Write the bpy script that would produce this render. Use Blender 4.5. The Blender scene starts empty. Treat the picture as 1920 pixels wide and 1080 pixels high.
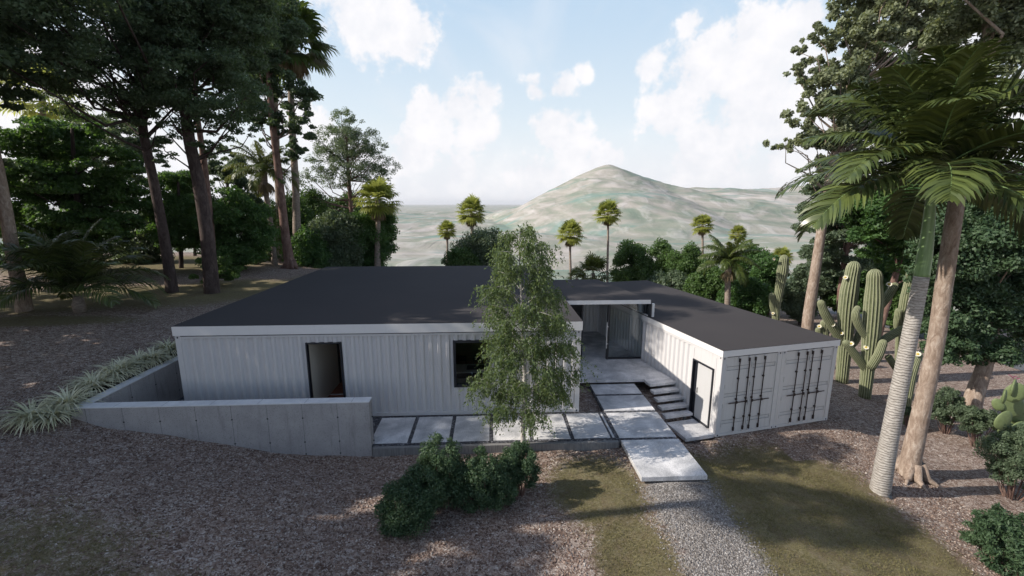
import bpy, math, random
import numpy as np
from mathutils import Vector, Matrix, Quaternion
R_ = math.radians
S = bpy.context.scene
COL = S.collection

# ------------------------------------------------------------------ camera
F, TH, CZ = 816.11, 0.191, 6.982                 # focal length in pixels of a 1920 wide frame, tilt, eye height
cam = bpy.data.cameras.new('camera'); camo = bpy.data.objects.new('camera', cam); COL.objects.link(camo)
cam.sensor_width = 36.0; cam.lens = F / 1920 * 36.0
cam.clip_start = 0.1; cam.clip_end = 40000
camo.location = (0, 0, CZ); camo.rotation_euler = (math.pi / 2 - TH, 0, 0)
S.camera = camo
# ------------------------------------------------------------------ sun + sky
SUN_AZ, SUN_EL = R_(189.0), R_(34.0)             # the sun stands to the left, a little behind the camera
sd = Vector((math.cos(SUN_EL) * math.cos(SUN_AZ), math.cos(SUN_EL) * math.sin(SUN_AZ), math.sin(SUN_EL)))
sl = bpy.data.lights.new('sun', 'SUN'); sl.energy = 5.0; sl.angle = R_(0.5); sl.color = (1.0, 0.92, 0.82)
so = bpy.data.objects.new('sun', sl); COL.objects.link(so)
so.rotation_euler = sd.to_track_quat('Z', 'Y').to_euler()
S.view_settings.view_transform = 'Standard'; S.view_settings.look = 'None'
S.view_settings.exposure = 0.27; S.view_settings.gamma = 1.0
S.cycles.max_bounces = 6; S.cycles.diffuse_bounces = 3; S.cycles.transparent_max_bounces = 16
S.cycles.caustics_reflective = False; S.cycles.caustics_refractive = False

class NT:
    """tiny node helper"""
    def __init__(s, tree): s.t = tree; s.n = tree.nodes; s.l = tree.links
    def new(s, typ, **kw):
        n = s.n.new(typ)
        for k, v in kw.items():
            if k == 'inp':
                for kk, vv in v.items():
                    s.set(n.inputs[kk], vv)
            else: setattr(n, k, v)
        return n
    def set(s, sock, v):
        if isinstance(v, bpy.types.NodeSocket): s.l.new(v, sock)
        else: sock.default_value = v
    def math(s, op, a, b=0.0, c=0.0, clamp=False):
        n = s.new('ShaderNodeMath', operation=op, use_clamp=clamp)
        s.set(n.inputs[0], a); s.set(n.inputs[1], b)
        s.set(n.inputs[2], c); return n.outputs[0]
    def mix(s, f, a, b):
        n = s.new('ShaderNodeMix', data_type='RGBA'); s.set(n.inputs[0], f); s.set(n.inputs[6], a); s.set(n.inputs[7], b); return n.outputs[2]
    def ramp(s, f, stops, interp='LINEAR'):
        n = s.new('ShaderNodeValToRGB'); n.color_ramp.interpolation = interp
        e = n.color_ramp.elements
        while len(e) < len(stops): e.new(0.5)
        for i, (p, c) in enumerate(stops):
            e[i].position = p; e[i].color = c if len(c) == 4 else (*c, 1)
        s.set(n.inputs[0], f); return n.outputs[0]
    def smooth(s, x, lo, hi):
        n = s.new('ShaderNodeMapRange', interpolation_type='SMOOTHSTEP')
        s.set(n.inputs[0], x); n.inputs[1].default_value = lo; n.inputs[2].default_value = hi; return n.outputs[0]
    def noise(s, vec, scale, detail=4.0, rough=0.55, dist=0.0, out='Fac'):
        n = s.new('ShaderNodeTexNoise'); s.set(n.inputs['Vector'], vec)
        n.inputs['Scale'].default_value = scale; n.inputs['Detail'].default_value = detail
        n.inputs['Roughness'].default_value = rough; n.inputs['Distortion'].default_value = dist
        return n.outputs[out]

world = bpy.data.worlds.new('World'); S.world = world; world.use_nodes = True
wn = NT(world.node_tree); wn.n.clear()
sky = wn.new('ShaderNodeTexSky', sky_type='NISHITA', sun_disc=False, sun_elevation=SUN_EL,
             sun_rotation=math.pi / 2 - SUN_AZ, altitude=100.0, air_density=1.0, dust_density=1.5, ozone_density=1.0)
tc = wn.new('ShaderNodeTexCoord'); D = tc.outputs['Generated']
sep = wn.new('ShaderNodeSeparateXYZ', inp={0: D}); dz = sep.outputs[2]
# cumulus banks stand at fixed bearings in the sky: (azimuth from north, elevation, radius, weight) in degrees
def skydir(u, v):
    c, s_ = math.cos(TH), math.sin(TH)
    d = Vector((u - 960, F * c + (540 - v) * s_, -F * s_ + (540 - v) * c)); return d.normalized()
warp = wn.noise(D, 4.5, 3, 0.6, out='Color')
w2 = wn.new('ShaderNodeVectorMath', operation='SUBTRACT'); wn.set(w2.inputs[0], warp); w2.inputs[1].default_value = (0.5, 0.5, 0.5)
w3 = wn.new('ShaderNodeVectorMath', operation='SCALE'); wn.set(w3.inputs[0], w2.outputs[0]); w3.inputs['Scale'].default_value = 0.10
w4 = wn.new('ShaderNodeVectorMath', operation='ADD'); wn.set(w4.inputs[0], D); wn.set(w4.inputs[1], w3.outputs[0]); DW = w4.outputs[0]
cov = None
for (u, v, r) in [(700, 20, .15), (770, 75, .08), (640, -60, .16), (590, 260, .10), (800, 235, .10), (870, 205, .07), (760, 290, .10),
                  (905, 180, .045), (1040, 235, .085), (1075, 265, .075), (1010, 155, .05), (1050, 150, .045), (1090, 125, .03), (900, 250, .08),
                  (1230, 120, .055), (1330, 130, .12), (1420, 200, .15), (1480, 110, .10), (1260, 215, .09), (1290, 45, .035), (1400, 60, .06),
                  (1520, 30, .07), (1130, 310, .10), (1000, 330, .10), (1330, 300, .14), (850, 320, .10), (1480, 290, .14), (60, 200, .2),
                  (700, 330, .10), (20, 40, .1), (180, 260, .2), (1700, 200, .25), (1880, -100, .2)]:
    d = skydir(u, v)
    n = wn.new('ShaderNodeVectorMath', operation='DISTANCE'); wn.set(n.inputs[0], DW); n.inputs[1].default_value = d
    q = wn.math('SUBTRACT', 1.0, wn.math('DIVIDE', n.outputs['Value'], r * 0.84))
    cov = q if cov is None else wn.math('SMOOTH_MAX', cov, q, 0.25)
cov = wn.math('MAXIMUM', cov, -1.0)
det = wn.noise(D, 11.0, 6, 0.62)
shape = wn.math('ADD', cov, wn.math('MULTIPLY', wn.math('SUBTRACT', det, 0.53), 3.0))
puff = wn.math('MULTIPLY', wn.smooth(shape, -0.04, 0.42), 0.97)
wisp = wn.math('MULTIPLY', wn.smooth(wn.noise(D, 4.0, 4, 0.6, 0.6), 0.50, 0.78), 0.35)
rest = wn.math('MULTIPLY', wn.smooth(wn.noise(D, 3.0, 4, 0.6), 0.56, 0.66), wn.smooth(sep.outputs[1], 0.35, 0.0))  # the sky behind the camera
lowbank = wn.math('MULTIPLY', wn.smooth(dz, 0.20, 0.02), 0.92)
cl = wn.math('MAXIMUM', wn.math('MAXIMUM', puff, wisp), wn.math('MAXIMUM', rest, lowbank))
ccol = wn.mix(wn.smooth(det, 0.35, 0.68), (0.74, 0.75, 0.79, 1), (0.86, 0.845, 0.86, 1))
skyc = wn.new('ShaderNodeVectorMath', operation='SCALE'); wn.set(skyc.inputs[0], sky.outputs[0]); skyc.inputs['Scale'].default_value = 0.15
# thin high veil: bright towards the horizon ahead, thinning to deep blue overhead and behind
vcol = wn.mix(wn.smooth(dz, 0.02, 0.48), (0.72, 0.78, 0.81, 1), (0.43, 0.585, 0.75, 1))
vf = wn.math('MULTIPLY', wn.smooth(dz, 0.80, 0.36), wn.smooth(sep.outputs[1], -0.75, 0.15))
base = wn.mix(wn.math('MULTIPLY', vf, 0.93), skyc.outputs[0], vcol)
col = wn.mix(cl, base, ccol)
bg = wn.new('ShaderNodeBackground'); wn.set(bg.inputs[0], col); bg.inputs[1].default_value = 1.0
world.cycles.sampling_method = 'MANUAL'; world.cycles.sample_map_resolution = 512
wo = wn.new('ShaderNodeOutputWorld'); wn.l.new(bg.outputs[0], wo.inputs[0])

# ------------------------------------------------------------------ frames of the two buildings (metres)
LX, LY, LA = -10.6374, 13.1844, 0.0486           # front left corner and turn of the main house
RX, RY, RA = 6.996, 13.7424, 0.253               # front left corner and turn of the lower container pair
RZ = -0.911
def Lp(a, b, z=0.0): return Vector((LX + a * math.cos(LA) - b * math.sin(LA), LY + a * math.sin(LA) + b * math.cos(LA), z))
def Rp(a, b, z=0.0): return Vector((RX + a * math.cos(RA) - b * math.sin(RA), RY + a * math.sin(RA) + b * math.cos(RA), z))
def toL(x, y):
    x = x - LX; y = y - LY; return x * math.cos(LA) + y * math.sin(LA), -x * math.sin(LA) + y * math.cos(LA)
def toR(x, y):
    x = x - RX; y = y - RY; return x * math.cos(RA) + y * math.sin(RA), -x * math.sin(RA) + y * math.cos(RA)
def seen(u, v, Y):
    """world point standing Y metres ahead of the eye on bearing (u, v)"""
    c, s_ = math.cos(TH), math.sin(TH)
    d = Vector((u - 960, F * c + (540 - v) * s_, -F * s_ + (540 - v) * c)); return d * (Y / d.y) + Vector((0, 0, CZ))

# ------------------------------------------------------------------ helpers: meshes and records
def tag(o, label=None, cat=None, group=None, kind=None):
    if label: o['label'] = label
    if cat: o['category'] = cat
    if group: o['group'] = group
    if kind: o['kind'] = kind
    return o
def empty(name, loc=(0, 0, 0), rz=0.0):
    o = bpy.data.objects.new(name, None); COL.objects.link(o); o.empty_display_size = 0.2
    o.location = loc; o.rotation_euler = (0, 0, rz); return o
def link_mesh(name, me, mat, parent=None):
    o = bpy.data.objects.new(name, me); COL.objects.link(o)
    if mat:
        for m in (mat if isinstance(mat, (list, tuple)) else [mat]): me.materials.append(m)
    if parent: o.parent = parent
    return o
def mesh_np(name, V, quads, smooth=False, tris=None, attrs=None):
    """fast mesh from numpy: V (n,3), quads (m,4)"""
    me = bpy.data.meshes.new(name); V = np.asarray(V, dtype=np.float32)
    q = np.asarray(quads, dtype=np.int32).reshape(-1, 4)
    t = np.zeros((0, 3), np.int32) if tris is None else np.asarray(tris, dtype=np.int32).reshape(-1, 3)
    me.vertices.add(len(V)); me.vertices.foreach_set('co', V.ravel())
    nl = len(q) * 4 + len(t) * 3
    me.loops.add(nl); me.loops.foreach_set('vertex_index', np.concatenate([q.ravel(), t.ravel()]).astype(np.int32))
    me.polygons.add(len(q) + len(t))
    ls = np.concatenate([np.arange(len(q)) * 4, len(q) * 4 + np.arange(len(t)) * 3]).astype(np.int32)
    me.polygons.foreach_set('loop_start', ls)
    if smooth: me.polygons.foreach_set('use_smooth', np.ones(len(q) + len(t), dtype=bool))
    me.update(calc_edges=True)
    if attrs:
        for k, a in attrs.items():
            at = me.attributes.new(k, 'FLOAT', 'POINT'); at.data.foreach_set('value', np.asarray(a, dtype=np.float32))
    return me
class MB:
    def __init__(s): s.v = []; s.f = []; s.m = []
    def add(s, vs, fs, m=0):
        k = len(s.v); s.v += [tuple(p) for p in vs]; s.f += [tuple(i + k for i in f) for f in fs]; s.m += [m] * len(fs); return s
    def box(s, x0, x1, y0, y1, z0, z1, m=0, bev=0.0):
        if bev <= 0:
            vs = [(x, y, z) for z in (z0, z1) for y in (y0, y1) for x in (x0, x1)]
            return s.add(vs, [(0, 2, 3, 1), (4, 5, 7, 6), (0, 1, 5, 4), (2, 6, 7, 3), (0, 4, 6, 2), (1, 3, 7, 5)], m)
        b = bev; vs = []; fs = []
        rings = []
        for (z, i) in ((z0, b), (z0 + b, 0), (z1 - b, 0), (z1, b)):
            r = []
            pts = [(x0 + i, y0 + i + (b if i == 0 else 0)), (x0 + i + (b if i == 0 else 0), y0 + i), (x1 - i - (b if i == 0 else 0), y0 + i), (x1 - i, y0 + i + (b if i == 0 else 0)),
                   (x1 - i, y1 - i - (b if i == 0 else 0)), (x1 - i - (b if i == 0 else 0), y1 - i), (x0 + i + (b if i == 0 else 0), y1 - i), (x0 + i, y1 - i - (b if i == 0 else 0))]
            for p in pts: r.append(len(vs)); vs.append((p[0], p[1], z))
            rings.append(r)
        fs.append(tuple(reversed(rings[0]))); fs.append(tuple(rings[-1]))
        for a, c in zip(rings, rings[1:]):
            for k in range(8): fs.append((a[k], a[(k + 1) % 8], c[(k + 1) % 8], c[k]))
        return s.add(vs, fs, m)
    def prism(s, poly, z0, z1, m=0):
        n = len(poly); vs = [(x, y, z0) for x, y in poly] + [(x, y, z1) for x, y in poly]
        fs = [tuple(range(n))[::-1], tuple(range(n, 2 * n))] + [(i, (i + 1) % n, (i + 1) % n + n, i + n) for i in range(n)]
        return s.add(vs, fs, m)
    def tube(s, pts, rad, n=8, m=0, cap=True, ribs=0, ribd=0.0):
        pts = [Vector(p) for p in pts]
        if not hasattr(rad, '__len__'): rad = [rad] * len(pts)
        vs = []; fs = []; up = None
        for i, p in enumerate(pts):
            t = (pts[min(i + 1, len(pts) - 1)] - pts[max(i - 1, 0)])
            if t.length < 1e-9: t = Vector((0, 0, 1))
            t.normalize()
            if up is None:
                up = t.orthogonal().normalized()
            up = (up - t * up.dot(t)).normalized(); w = t.cross(up)
            for k in range(n):
                a = 2 * math.pi * k / n; r = rad[i]
                if ribs: r *= 1 - ribd * (0.5 - 0.5 * math.cos(a * ribs))
                vs.append(p + (up * math.cos(a) + w * math.sin(a)) * r)
        for i in range(len(pts) - 1):
            for k in range(n): fs.append((i * n + k, i * n + (k + 1) % n, (i + 1) * n + (k + 1) % n, (i + 1) * n + k))
        if cap: fs.append(tuple(range(n))[::-1]); fs.append(tuple(range((len(pts) - 1) * n, len(pts) * n)))
        return s.add(vs, fs, m)
    def bar(s, p, q, w, m=0): return s.tube([p, q], w, 6, m)
    def mesh(s, name, smooth=False):
        me = bpy.data.meshes.new(name); me.from_pydata([tuple(v) for v in s.v], [], s.f)
        if any(s.m): me.polygons.foreach_set('material_index', s.m)
        if smooth: me.polygons.foreach_set('use_smooth', [True] * len(s.f))
        me.update(); return me
    def build(s, name, mat, parent=None, smooth=False): return link_mesh(name, s.mesh(name, smooth), mat, parent)

# ------------------------------------------------------------------ materials
def mat(name):
    m = bpy.data.materials.new(name); m.use_nodes = True
    t = NT(m.node_tree); t.n.clear(); out = t.new('ShaderNodeOutputMaterial'); return m, t, out
def pbr(t, out, col, rough=0.6, bump=None, bstr=0.3, bdist=0.02, metal=0.0, spec=0.5):
    p = t.new('ShaderNodeBsdfPrincipled'); t.set(p.inputs['Base Color'], col); t.set(p.inputs['Roughness'], rough)
    p.inputs['Metallic'].default_value = metal; p.inputs['Specular IOR Level'].default_value = spec
    if bump is not None:
        b = t.new('ShaderNodeBump'); b.inputs['Strength'].default_value = bstr; b.inputs['Distance'].default_value = bdist
        t.set(b.inputs['Height'], bump); t.l.new(b.outputs[0], p.inputs['Normal'])
    t.l.new(p.outputs[0], out.inputs[0]); return p
def oco(t): return t.new('ShaderNodeTexCoord').outputs['Object']
def geo(t): return t.new('ShaderNodeNewGeometry').outputs['Position']
def mapv(t, vec, sc):
    n = t.new('ShaderNodeMapping'); t.set(n.inputs[0], vec); n.inputs['Scale'].default_value = sc; return n.outputs[0]
def c4(*c): return (*c, 1.0)

def m_paint(name, col, rough=0.45, dirt=0.12):
    m, t, out = mat(name); p = oco(t)
    streak = t.noise(mapv(t, p, (6, 6, 0.5)), 1.5, 5, 0.6)
    spot = t.noise(p, 9.0, 6, 0.65)
    f = t.math('MULTIPLY', t.smooth(streak, 0.5, 0.8), dirt * 2)
    c = t.mix(f, c4(*col), c4(col[0] * .62, col[1] * .56, col[2] * .5))
    c = t.mix(t.math('MULTIPLY', t.smooth(spot, 0.62, 0.75), dirt), c, c4(.35, .25, .18))
    pbr(t, out, c, t.math('ADD', rough, t.math('MULTIPLY', spot, 0.15)), t.noise(p, 40, 3), 0.06, 0.004); return m
M = {}
M['white'] = m_paint('container_paint', (0.58, 0.57, 0.57))
M['end'] = m_paint('container_door_paint', (0.60, 0.585, 0.565), 0.5, 0.15)
M['trim'] = m_paint('fascia_paint', (0.72, 0.71, 0.70), 0.45, 0.05)
M['door'] = m_paint('door_leaf_paint', (0.50, 0.50, 0.50), 0.5, 0.06)
M['inwall'] = m_paint('inner_wall_paint', (0.62, 0.58, 0.50), 0.7, 0.03)
def m_simple(name, col, rough=0.5, metal=0.0, var=0.15, sc=12.0, bs=0.1):
    m, t, out = mat(name); p = oco(t); n = t.noise(p, sc, 5, 0.6)
    c = t.mix(n, c4(*[x * (1 - var) for x in col]), c4(*[x * (1 + var) for x in col]))
    pbr(t, out, c, rough, n, bs, 0.005, metal); return m
M['dark'] = m_simple('black_powder_coat', (0.012, 0.014, 0.02), 0.45)
M['rod'] = m_simple('rusty_locking_bar', (0.035, 0.022, 0.02), 0.55, 0.3, 0.5, 30)
M['seam'] = m_simple('seam_grey', (0.16, 0.155, 0.16), 0.7)
M['handle'] = m_simple('pale_handle', (0.55, 0.54, 0.52), 0.4)
M['counter'] = m_simple('dark_counter', (0.03, 0.03, 0.035), 0.3)
M['steel'] = m_simple('sink_steel', (0.45, 0.46, 0.48), 0.3, 0.9)
M['soil'] = m_simple('planting_soil', (0.035, 0.026, 0.02), 0.95, 0, 0.5, 25, 0.9)
# roof membrane
m, t, out = mat('roof_membrane'); p = oco(t)
n1 = t.noise(p, 0.5, 5, 0.6); n2 = t.noise(p, 60, 3, 0.6)
c = t.mix(n1, c4(.048, .045, .048), c4(.064, .059, .060)); pbr(t, out, c, 0.9, n2, 0.12, 0.004, spec=0.12); M['roof'] = m
# board-marked concrete of the retaining wall
m, t, out = mat('wall_concrete'); p = oco(t)
n1 = t.noise(p, 1.1, 6, 0.65); n2 = t.noise(p, 45, 4, 0.7); n3 = t.noise(mapv(t, p, (3, 3, .4)), 2, 5, .6)
c = t.ramp(n1, [(0.3, (.29, .28, .28)), (0.7, (.40, .385, .38))])
c = t.mix(t.math('MULTIPLY', t.smooth(n3, .5, .8), .5), c, c4(.17, .16, .155)); c = t.mix(t.smooth(n2, .56, .68), c, c4(.13, .125, .12))
pbr(t, out, c, 0.85, n2, 0.3, 0.006); M['conc'] = m
m, t, out = mat('coping_concrete'); p = oco(t)
n1 = t.noise(p, 2.5, 6, 0.65); n2 = t.noise(p, 60, 3, 0.7)
c = t.ramp(n1, [(0.3, (.54, .54, .55)), (0.7, (.72, .72, .72))]); pbr(t, out, c, 0.8, n2, 0.2, 0.004); M['coping'] = m
# paving slabs: pale with bloom patches
m, t, out = mat('paving_concrete'); p = geo(t)
n1 = t.noise(p, 1.3, 7, 0.62, 0.4); n2 = t.noise(p, 34, 4, 0.75); n3 = t.noise(p, 5.0, 6, 0.6, 1.0)
c = t.ramp(n1, [(0.34, (.33, .335, .35)), (0.5, (.52, .52, .53)), (0.64, (.74, .73, .73))])
c = t.mix(t.math('MULTIPLY', t.smooth(n3, .5, .75), .45), c, c4(.58, .57, .56))
c = t.mix(t.math('MULTIPLY', t.smooth(n2, .50, .64), .6), c, c4(.22, .215, .215))
c = t.mix(t.math('MULTIPLY', t.smooth(n2, .46, .36), .5), c, c4(.66, .65, .63))
pbr(t, out, c, 0.85, n2, 0.35, 0.008); M['slab'] = m
m, t, out = mat('curb_concrete'); p = geo(t); n1 = t.noise(mapv(t, p, (12, 12, 1)), 3, 5, .6)
c = t.ramp(n1, [(0.3, (.12, .12, .12)), (0.7, (.24, .235, .23))]); pbr(t, out, c, 0.85, n1, 0.2, 0.006); M['curb'] = m
def chips(t, p, sc, cols, dist=0.06, stretch=(1, 1, 1)):
    """loose stone chips: colour and height from distorted cells"""
    p2 = t.new('ShaderNodeVectorMath', operation='ADD'); t.set(p2.inputs[0], mapv(t, p, stretch))
    nz = t.new('ShaderNodeVectorMath', operation='SCALE'); t.set(nz.inputs[0], t.noise(p, sc * .6, 3, .6, out='Color')); nz.inputs['Scale'].default_value = dist
    t.l.new(nz.outputs[0], p2.inputs[1])
    v = t.new('ShaderNodeTexVoronoi'); v.inputs['Scale'].default_value = sc; t.l.new(p2.outputs[0], v.inputs['Vector'])
    s_ = t.new('ShaderNodeSeparateColor', inp={0: v.outputs['Color']})
    return t.ramp(s_.outputs[0], cols), t.math('SUBTRACT', 1.0, v.outputs['Distance']), v.outputs['Distance'], s_.outputs[1]
m, t, out = mat('dark_joint_gravel'); p = geo(t)
c, h, d, r = chips(t, p, 28, [(0, (.02, .02, .025)), (.55, (.05, .05, .058)), (.85, (.12, .12, .135)), (1, (.3, .3, .32))])
pbr(t, out, c, 0.85, h, 0.9, 0.02); M['joint'] = m
# ground: red-brown chips, olive grass, pale chip path, by painted distribution
m, t, out = mat('ground_cover'); p = geo(t)
at = t.new('ShaderNodeAttribute', attribute_name='grass').outputs['Fac']; pa = t.new('ShaderNodeAttribute', attribute_name='path').outputs['Fac']
gc, gh, gd, gr = chips(t, p, 14.0, [(0, (.075, .047, .036)), (.3, (.18, .122, .095)), (.55, (.275, .20, .16)), (.8, (.37, .305, .26)), (1, (.52, .465, .42))], 0.55, (1, 1.6, 1))
fine = t.noise(p, 15, 4, .75, 1.2); big = t.noise(p, .35, 3, .6)
gc = t.mix(t.math('MULTIPLY', t.smooth(fine, .54, .68), .6), gc, c4(.50, .44, .42))
gc = t.mix(t.math('MULTIPLY', t.smooth(fine, .47, .34), .8), gc, c4(.065, .038, .030))
gc = t.mix(t.math('MULTIPLY', t.smooth(big, .4, .7), .25), gc, c4(.12, .095, .085))
pc, ph, pd, pr = chips(t, p, 24, [(0, (.17, .15, .14)), (.5, (.33, .31, .295)), (1, (.52, .50, .48))], 0.35)
pc = t.mix(t.smooth(pd, .4, .75), pc, c4(.09, .08, .075))
gn = t.noise(p, 42, 6, .75); gn2 = t.noise(p, 3.0, 5, .65); gn3 = t.noise(p, 14, 5, .7)
grc = t.ramp(gn, [(0.30, (.035, .035, .015)), (0.47, (.115, .104, .045)), (0.58, (.20, .175, .085)), (0.75, (.35, .31, .19))])
grc = t.mix(t.math('MULTIPLY', t.smooth(gn2, .42, .66), .55), grc, c4(.12, .090, .055))
grc = t.mix(t.math('MULTIPLY', t.smooth(gn3, .55, .7), .35), grc, c4(.045, .055, .018))
edge = t.math('ADD', at, t.math('MULTIPLY', t.math('SUBTRACT', t.noise(p, 6, 5, .8), .5), 1.5))
gm = t.smooth(edge, .25, .75)
pm = t.smooth(t.math('ADD', pa, t.math('MULTIPLY', t.math('SUBTRACT', t.noise(p, 5, 5, .8), .5), 1.5)), .25, .75)
c = t.mix(pm, t.mix(t.math('MULTIPLY', gm, .86), gc, grc), pc)
hh = t.new('ShaderNodeMix', data_type='FLOAT'); t.set(hh.inputs[0], gm); t.set(hh.inputs[2], t.math('ADD', gh, t.math('MULTIPLY', fine, .4))); t.set(hh.inputs[3], gn)
pbr(t, out, c, 0.95, hh.outputs[0], 0.8, 0.013, spec=0.15); M['ground'] = m
# wood floor
m, t, out = mat('deck_wood'); p = oco(t)
w = t.new('ShaderNodeTexBrick', offset=0.5); t.set(w.inputs['Vector'], p); w.inputs['Scale'].default_value = 2.2
w.inputs['Color1'].default_value = c4(.42, .15, .08); w.inputs['Color2'].default_value = c4(.28, .10, .055); w.inputs['Mortar'].default_value = c4(.02, .01, .008); w.inputs['Mortar Size'].default_value = .01
w.inputs['Row Height'].default_value = .26; w.inputs['Brick Width'].default_value = 2.0
pbr(t, out, w.outputs[0], 0.45); M['wood'] = m
# glass
m, t, out = mat('window_glass')
g = t.new('ShaderNodeBsdfGlossy'); g.inputs['Roughness'].default_value = 0.02; g.inputs['Color'].default_value = c4(.9, .95, 1)
tr = t.new('ShaderNodeBsdfTransparent'); tr.inputs[0].default_value = c4(.90, .93, .94); fr = t.new('ShaderNodeFresnel'); fr.inputs[0].default_value = 1.5
mx = t.new('ShaderNodeMixShader'); t.set(mx.inputs[0], t.math('MULTIPLY', fr.outputs[0], 1.0)); t.l.new(tr.outputs[0], mx.inputs[1]); t.l.new(g.outputs[0], mx.inputs[2])
t.l.new(mx.outputs[0], out.inputs[0]); M['glass'] = m
# foliage
def m_leaf(name, dark, light, trans=0.35, rough=0.55, tcol=None):
    m, t, out = mat(name)
    gi = t.new('ShaderNodeNewGeometry'); r = gi.outputs['Random Per Island']
    big = t.noise(gi.outputs['Position'], 0.9, 3, .6)
    f = t.math('ADD', t.math('MULTIPLY', r, .65), t.math('MULTIPLY', t.smooth(big, .35, .65), .35))
    c = t.mix(f, c4(*dark), c4(*light))
    p = t.new('ShaderNodeBsdfPrincipled'); t.set(p.inputs['Base Color'], c); p.inputs['Roughness'].default_value = rough; p.inputs['Specular IOR Level'].default_value = 0.35
    tl = t.new('ShaderNodeBsdfTranslucent'); tcc = tcol or (light[0] * 1.5, light[1] * 1.5, light[2] * .8)
    t.set(tl.inputs[0], t.mix(f, c4(*[x * .6 for x in tcc]), c4(*tcc)))
    mx = t.new('ShaderNodeMixShader'); mx.inputs[0].default_value = trans
    t.l.new(p.outputs[0], mx.inputs[1]); t.l.new(tl.outputs[0], mx.inputs[2]); t.l.new(mx.outputs[0], out.inputs[0]); return m
M['lf_dark'] = m_leaf('dark_needle_leaf', (.030, .055, .034), (.115, .17, .09), .35)
M['lf_layer'] = m_leaf('layered_tree_leaf', (.028, .07, .022), (.10, .19, .055), .4)
M['lf_mid'] = m_leaf('bush_leaf', (.035, .07, .018), (.11, .19, .055), .35)
M['lf_grey'] = m_leaf('grey_green_leaf', (.05, .08, .05), (.15, .20, .12), .35)
M['lf_gum'] = m_leaf('gum_leaf', (.09, .115, .07), (.27, .30, .18), .3)
M['lf_birch'] = m_leaf('birch_leaf', (.045, .08, .03), (.17, .225, .10), .35)
M['lf_shrub'] = m_leaf('shrub_leaf', (.022, .052, .026), (.09, .145, .07), .25)
M['lf_feather'] = m_leaf('feather_palm_leaflet', (.03, .05, .012), (.10, .135, .03), .35, .4, (.20, .22, .04))
M['lf_king'] = m_leaf('king_palm_leaflet', (.008, .020, .009), (.11, .14, .04), .06, .3, (.22, .26, .05))
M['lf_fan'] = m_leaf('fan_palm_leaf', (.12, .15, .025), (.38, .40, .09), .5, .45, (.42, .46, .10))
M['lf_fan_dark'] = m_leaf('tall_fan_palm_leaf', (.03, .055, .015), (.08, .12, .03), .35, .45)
M['lf_dead'] = m_leaf('dead_palm_leaf', (.10, .07, .04), (.24, .19, .12), .2, .8)
M['lf_varieg'] = m_leaf('variegated_blade', (.42, .43, .26), (.90, .87, .66), .2, .5, (.5, .48, .25))
M['lf_bladebase'] = m_leaf('green_blade_base', (.03, .09, .015), (.07, .16, .03), .3, .5)
def m_bark(name, c1, c2, c3, sc=6.0, zs=0.35, bs=0.8):
    m, t, out = mat(name); p = oco(t); pm_ = mapv(t, p, (1, 1, zs))
    n1 = t.noise(pm_, sc, 7, .7, .8); n2 = t.noise(p, 1.2, 4, .6); n3 = t.noise(p, 28, 3, .7)
    c = t.ramp(n1, [(0.3, c1), (0.5, c2), (0.7, c3)])
    c = t.mix(t.math('MULTIPLY', t.smooth(n2, .45, .65), .4), c, c4(*c1)); c = t.mix(t.math('MULTIPLY', t.smooth(n3, .55, .7), .4), c, c4(*[x * .5 for x in c2]))
    pbr(t, out, c, .9, t.math('ADD', n1, t.math('MULTIPLY', n3, .4)), bs, .04, spec=.2); return m
M['bk_red'] = m_bark('reddish_bark', (.09, .05, .04), (.19, .12, .10), (.30, .21, .17))
M['bk_dark'] = m_bark('dark_bark', (.035, .025, .022), (.075, .055, .05), (.13, .10, .09))
M['bk_tan'] = m_bark('tan_rough_bark', (.17, .12, .09), (.32, .25, .20), (.48, .41, .35), 9.0)
M['bk_birch'] = m_bark('birch_bark', (.12, .11, .10), (.42, .40, .37), (.60, .58, .55), 8, 1.6, .3)
M['bk_palm'] = m_bark('palm_trunk_bark', (.13, .10, .08), (.27, .22, .18), (.38, .33, .29), 5, 3.0, .7)
# king palm: ringed grey trunk
m, t, out = mat('ringed_palm_trunk'); p = oco(t)
sx = t.new('ShaderNodeSeparateXYZ', inp={0: p}); zz = t.math('ADD', sx.outputs[2], t.math('MULTIPLY', t.noise(p, 3.5, 4, .65), .17))
wv = t.math('FRACT', t.math('MULTIPLY', zz, 13.0)); rg = t.smooth(wv, .0, .30); n1 = t.noise(mapv(t, p, (1, 1, 3)), 9, 6, .7)
c = t.ramp(n1, [(.3, (.22, .195, .17)), (.5, (.36, .335, .305)), (.72, (.50, .475, .44))])
c = t.mix(t.math('MULTIPLY', t.math('SUBTRACT', 1.0, rg), .75), c, c4(.13, .11, .095))
pbr(t, out, c, .85, t.math('ADD', t.math('MULTIPLY', rg, .8), t.math('MULTIPLY', n1, .5)), .8, .02); M['kingtrunk'] = m
m, t, out = mat('crownshaft'); p = oco(t); n1 = t.noise(mapv(t, p, (8, 8, .6)), 2, 4, .6)
c = t.ramp(n1, [(.3, (.11, .19, .07)), (.7, (.22, .33, .14))]); pbr(t, out, c, .4, n1, .1, .01); M['shaft'] = m
m, t, out = mat('cactus_skin'); p = oco(t); n1 = t.noise(p, 5, 5, .7); n2 = t.noise(p, 40, 3, .7)
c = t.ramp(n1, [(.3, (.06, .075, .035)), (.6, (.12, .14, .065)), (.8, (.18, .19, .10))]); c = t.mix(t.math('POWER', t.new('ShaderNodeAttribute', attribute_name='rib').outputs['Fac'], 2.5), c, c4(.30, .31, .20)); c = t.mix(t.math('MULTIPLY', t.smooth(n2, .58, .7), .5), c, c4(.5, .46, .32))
pbr(t, out, c, .7, n2, .4, .02); M['cactus'] = m
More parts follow.
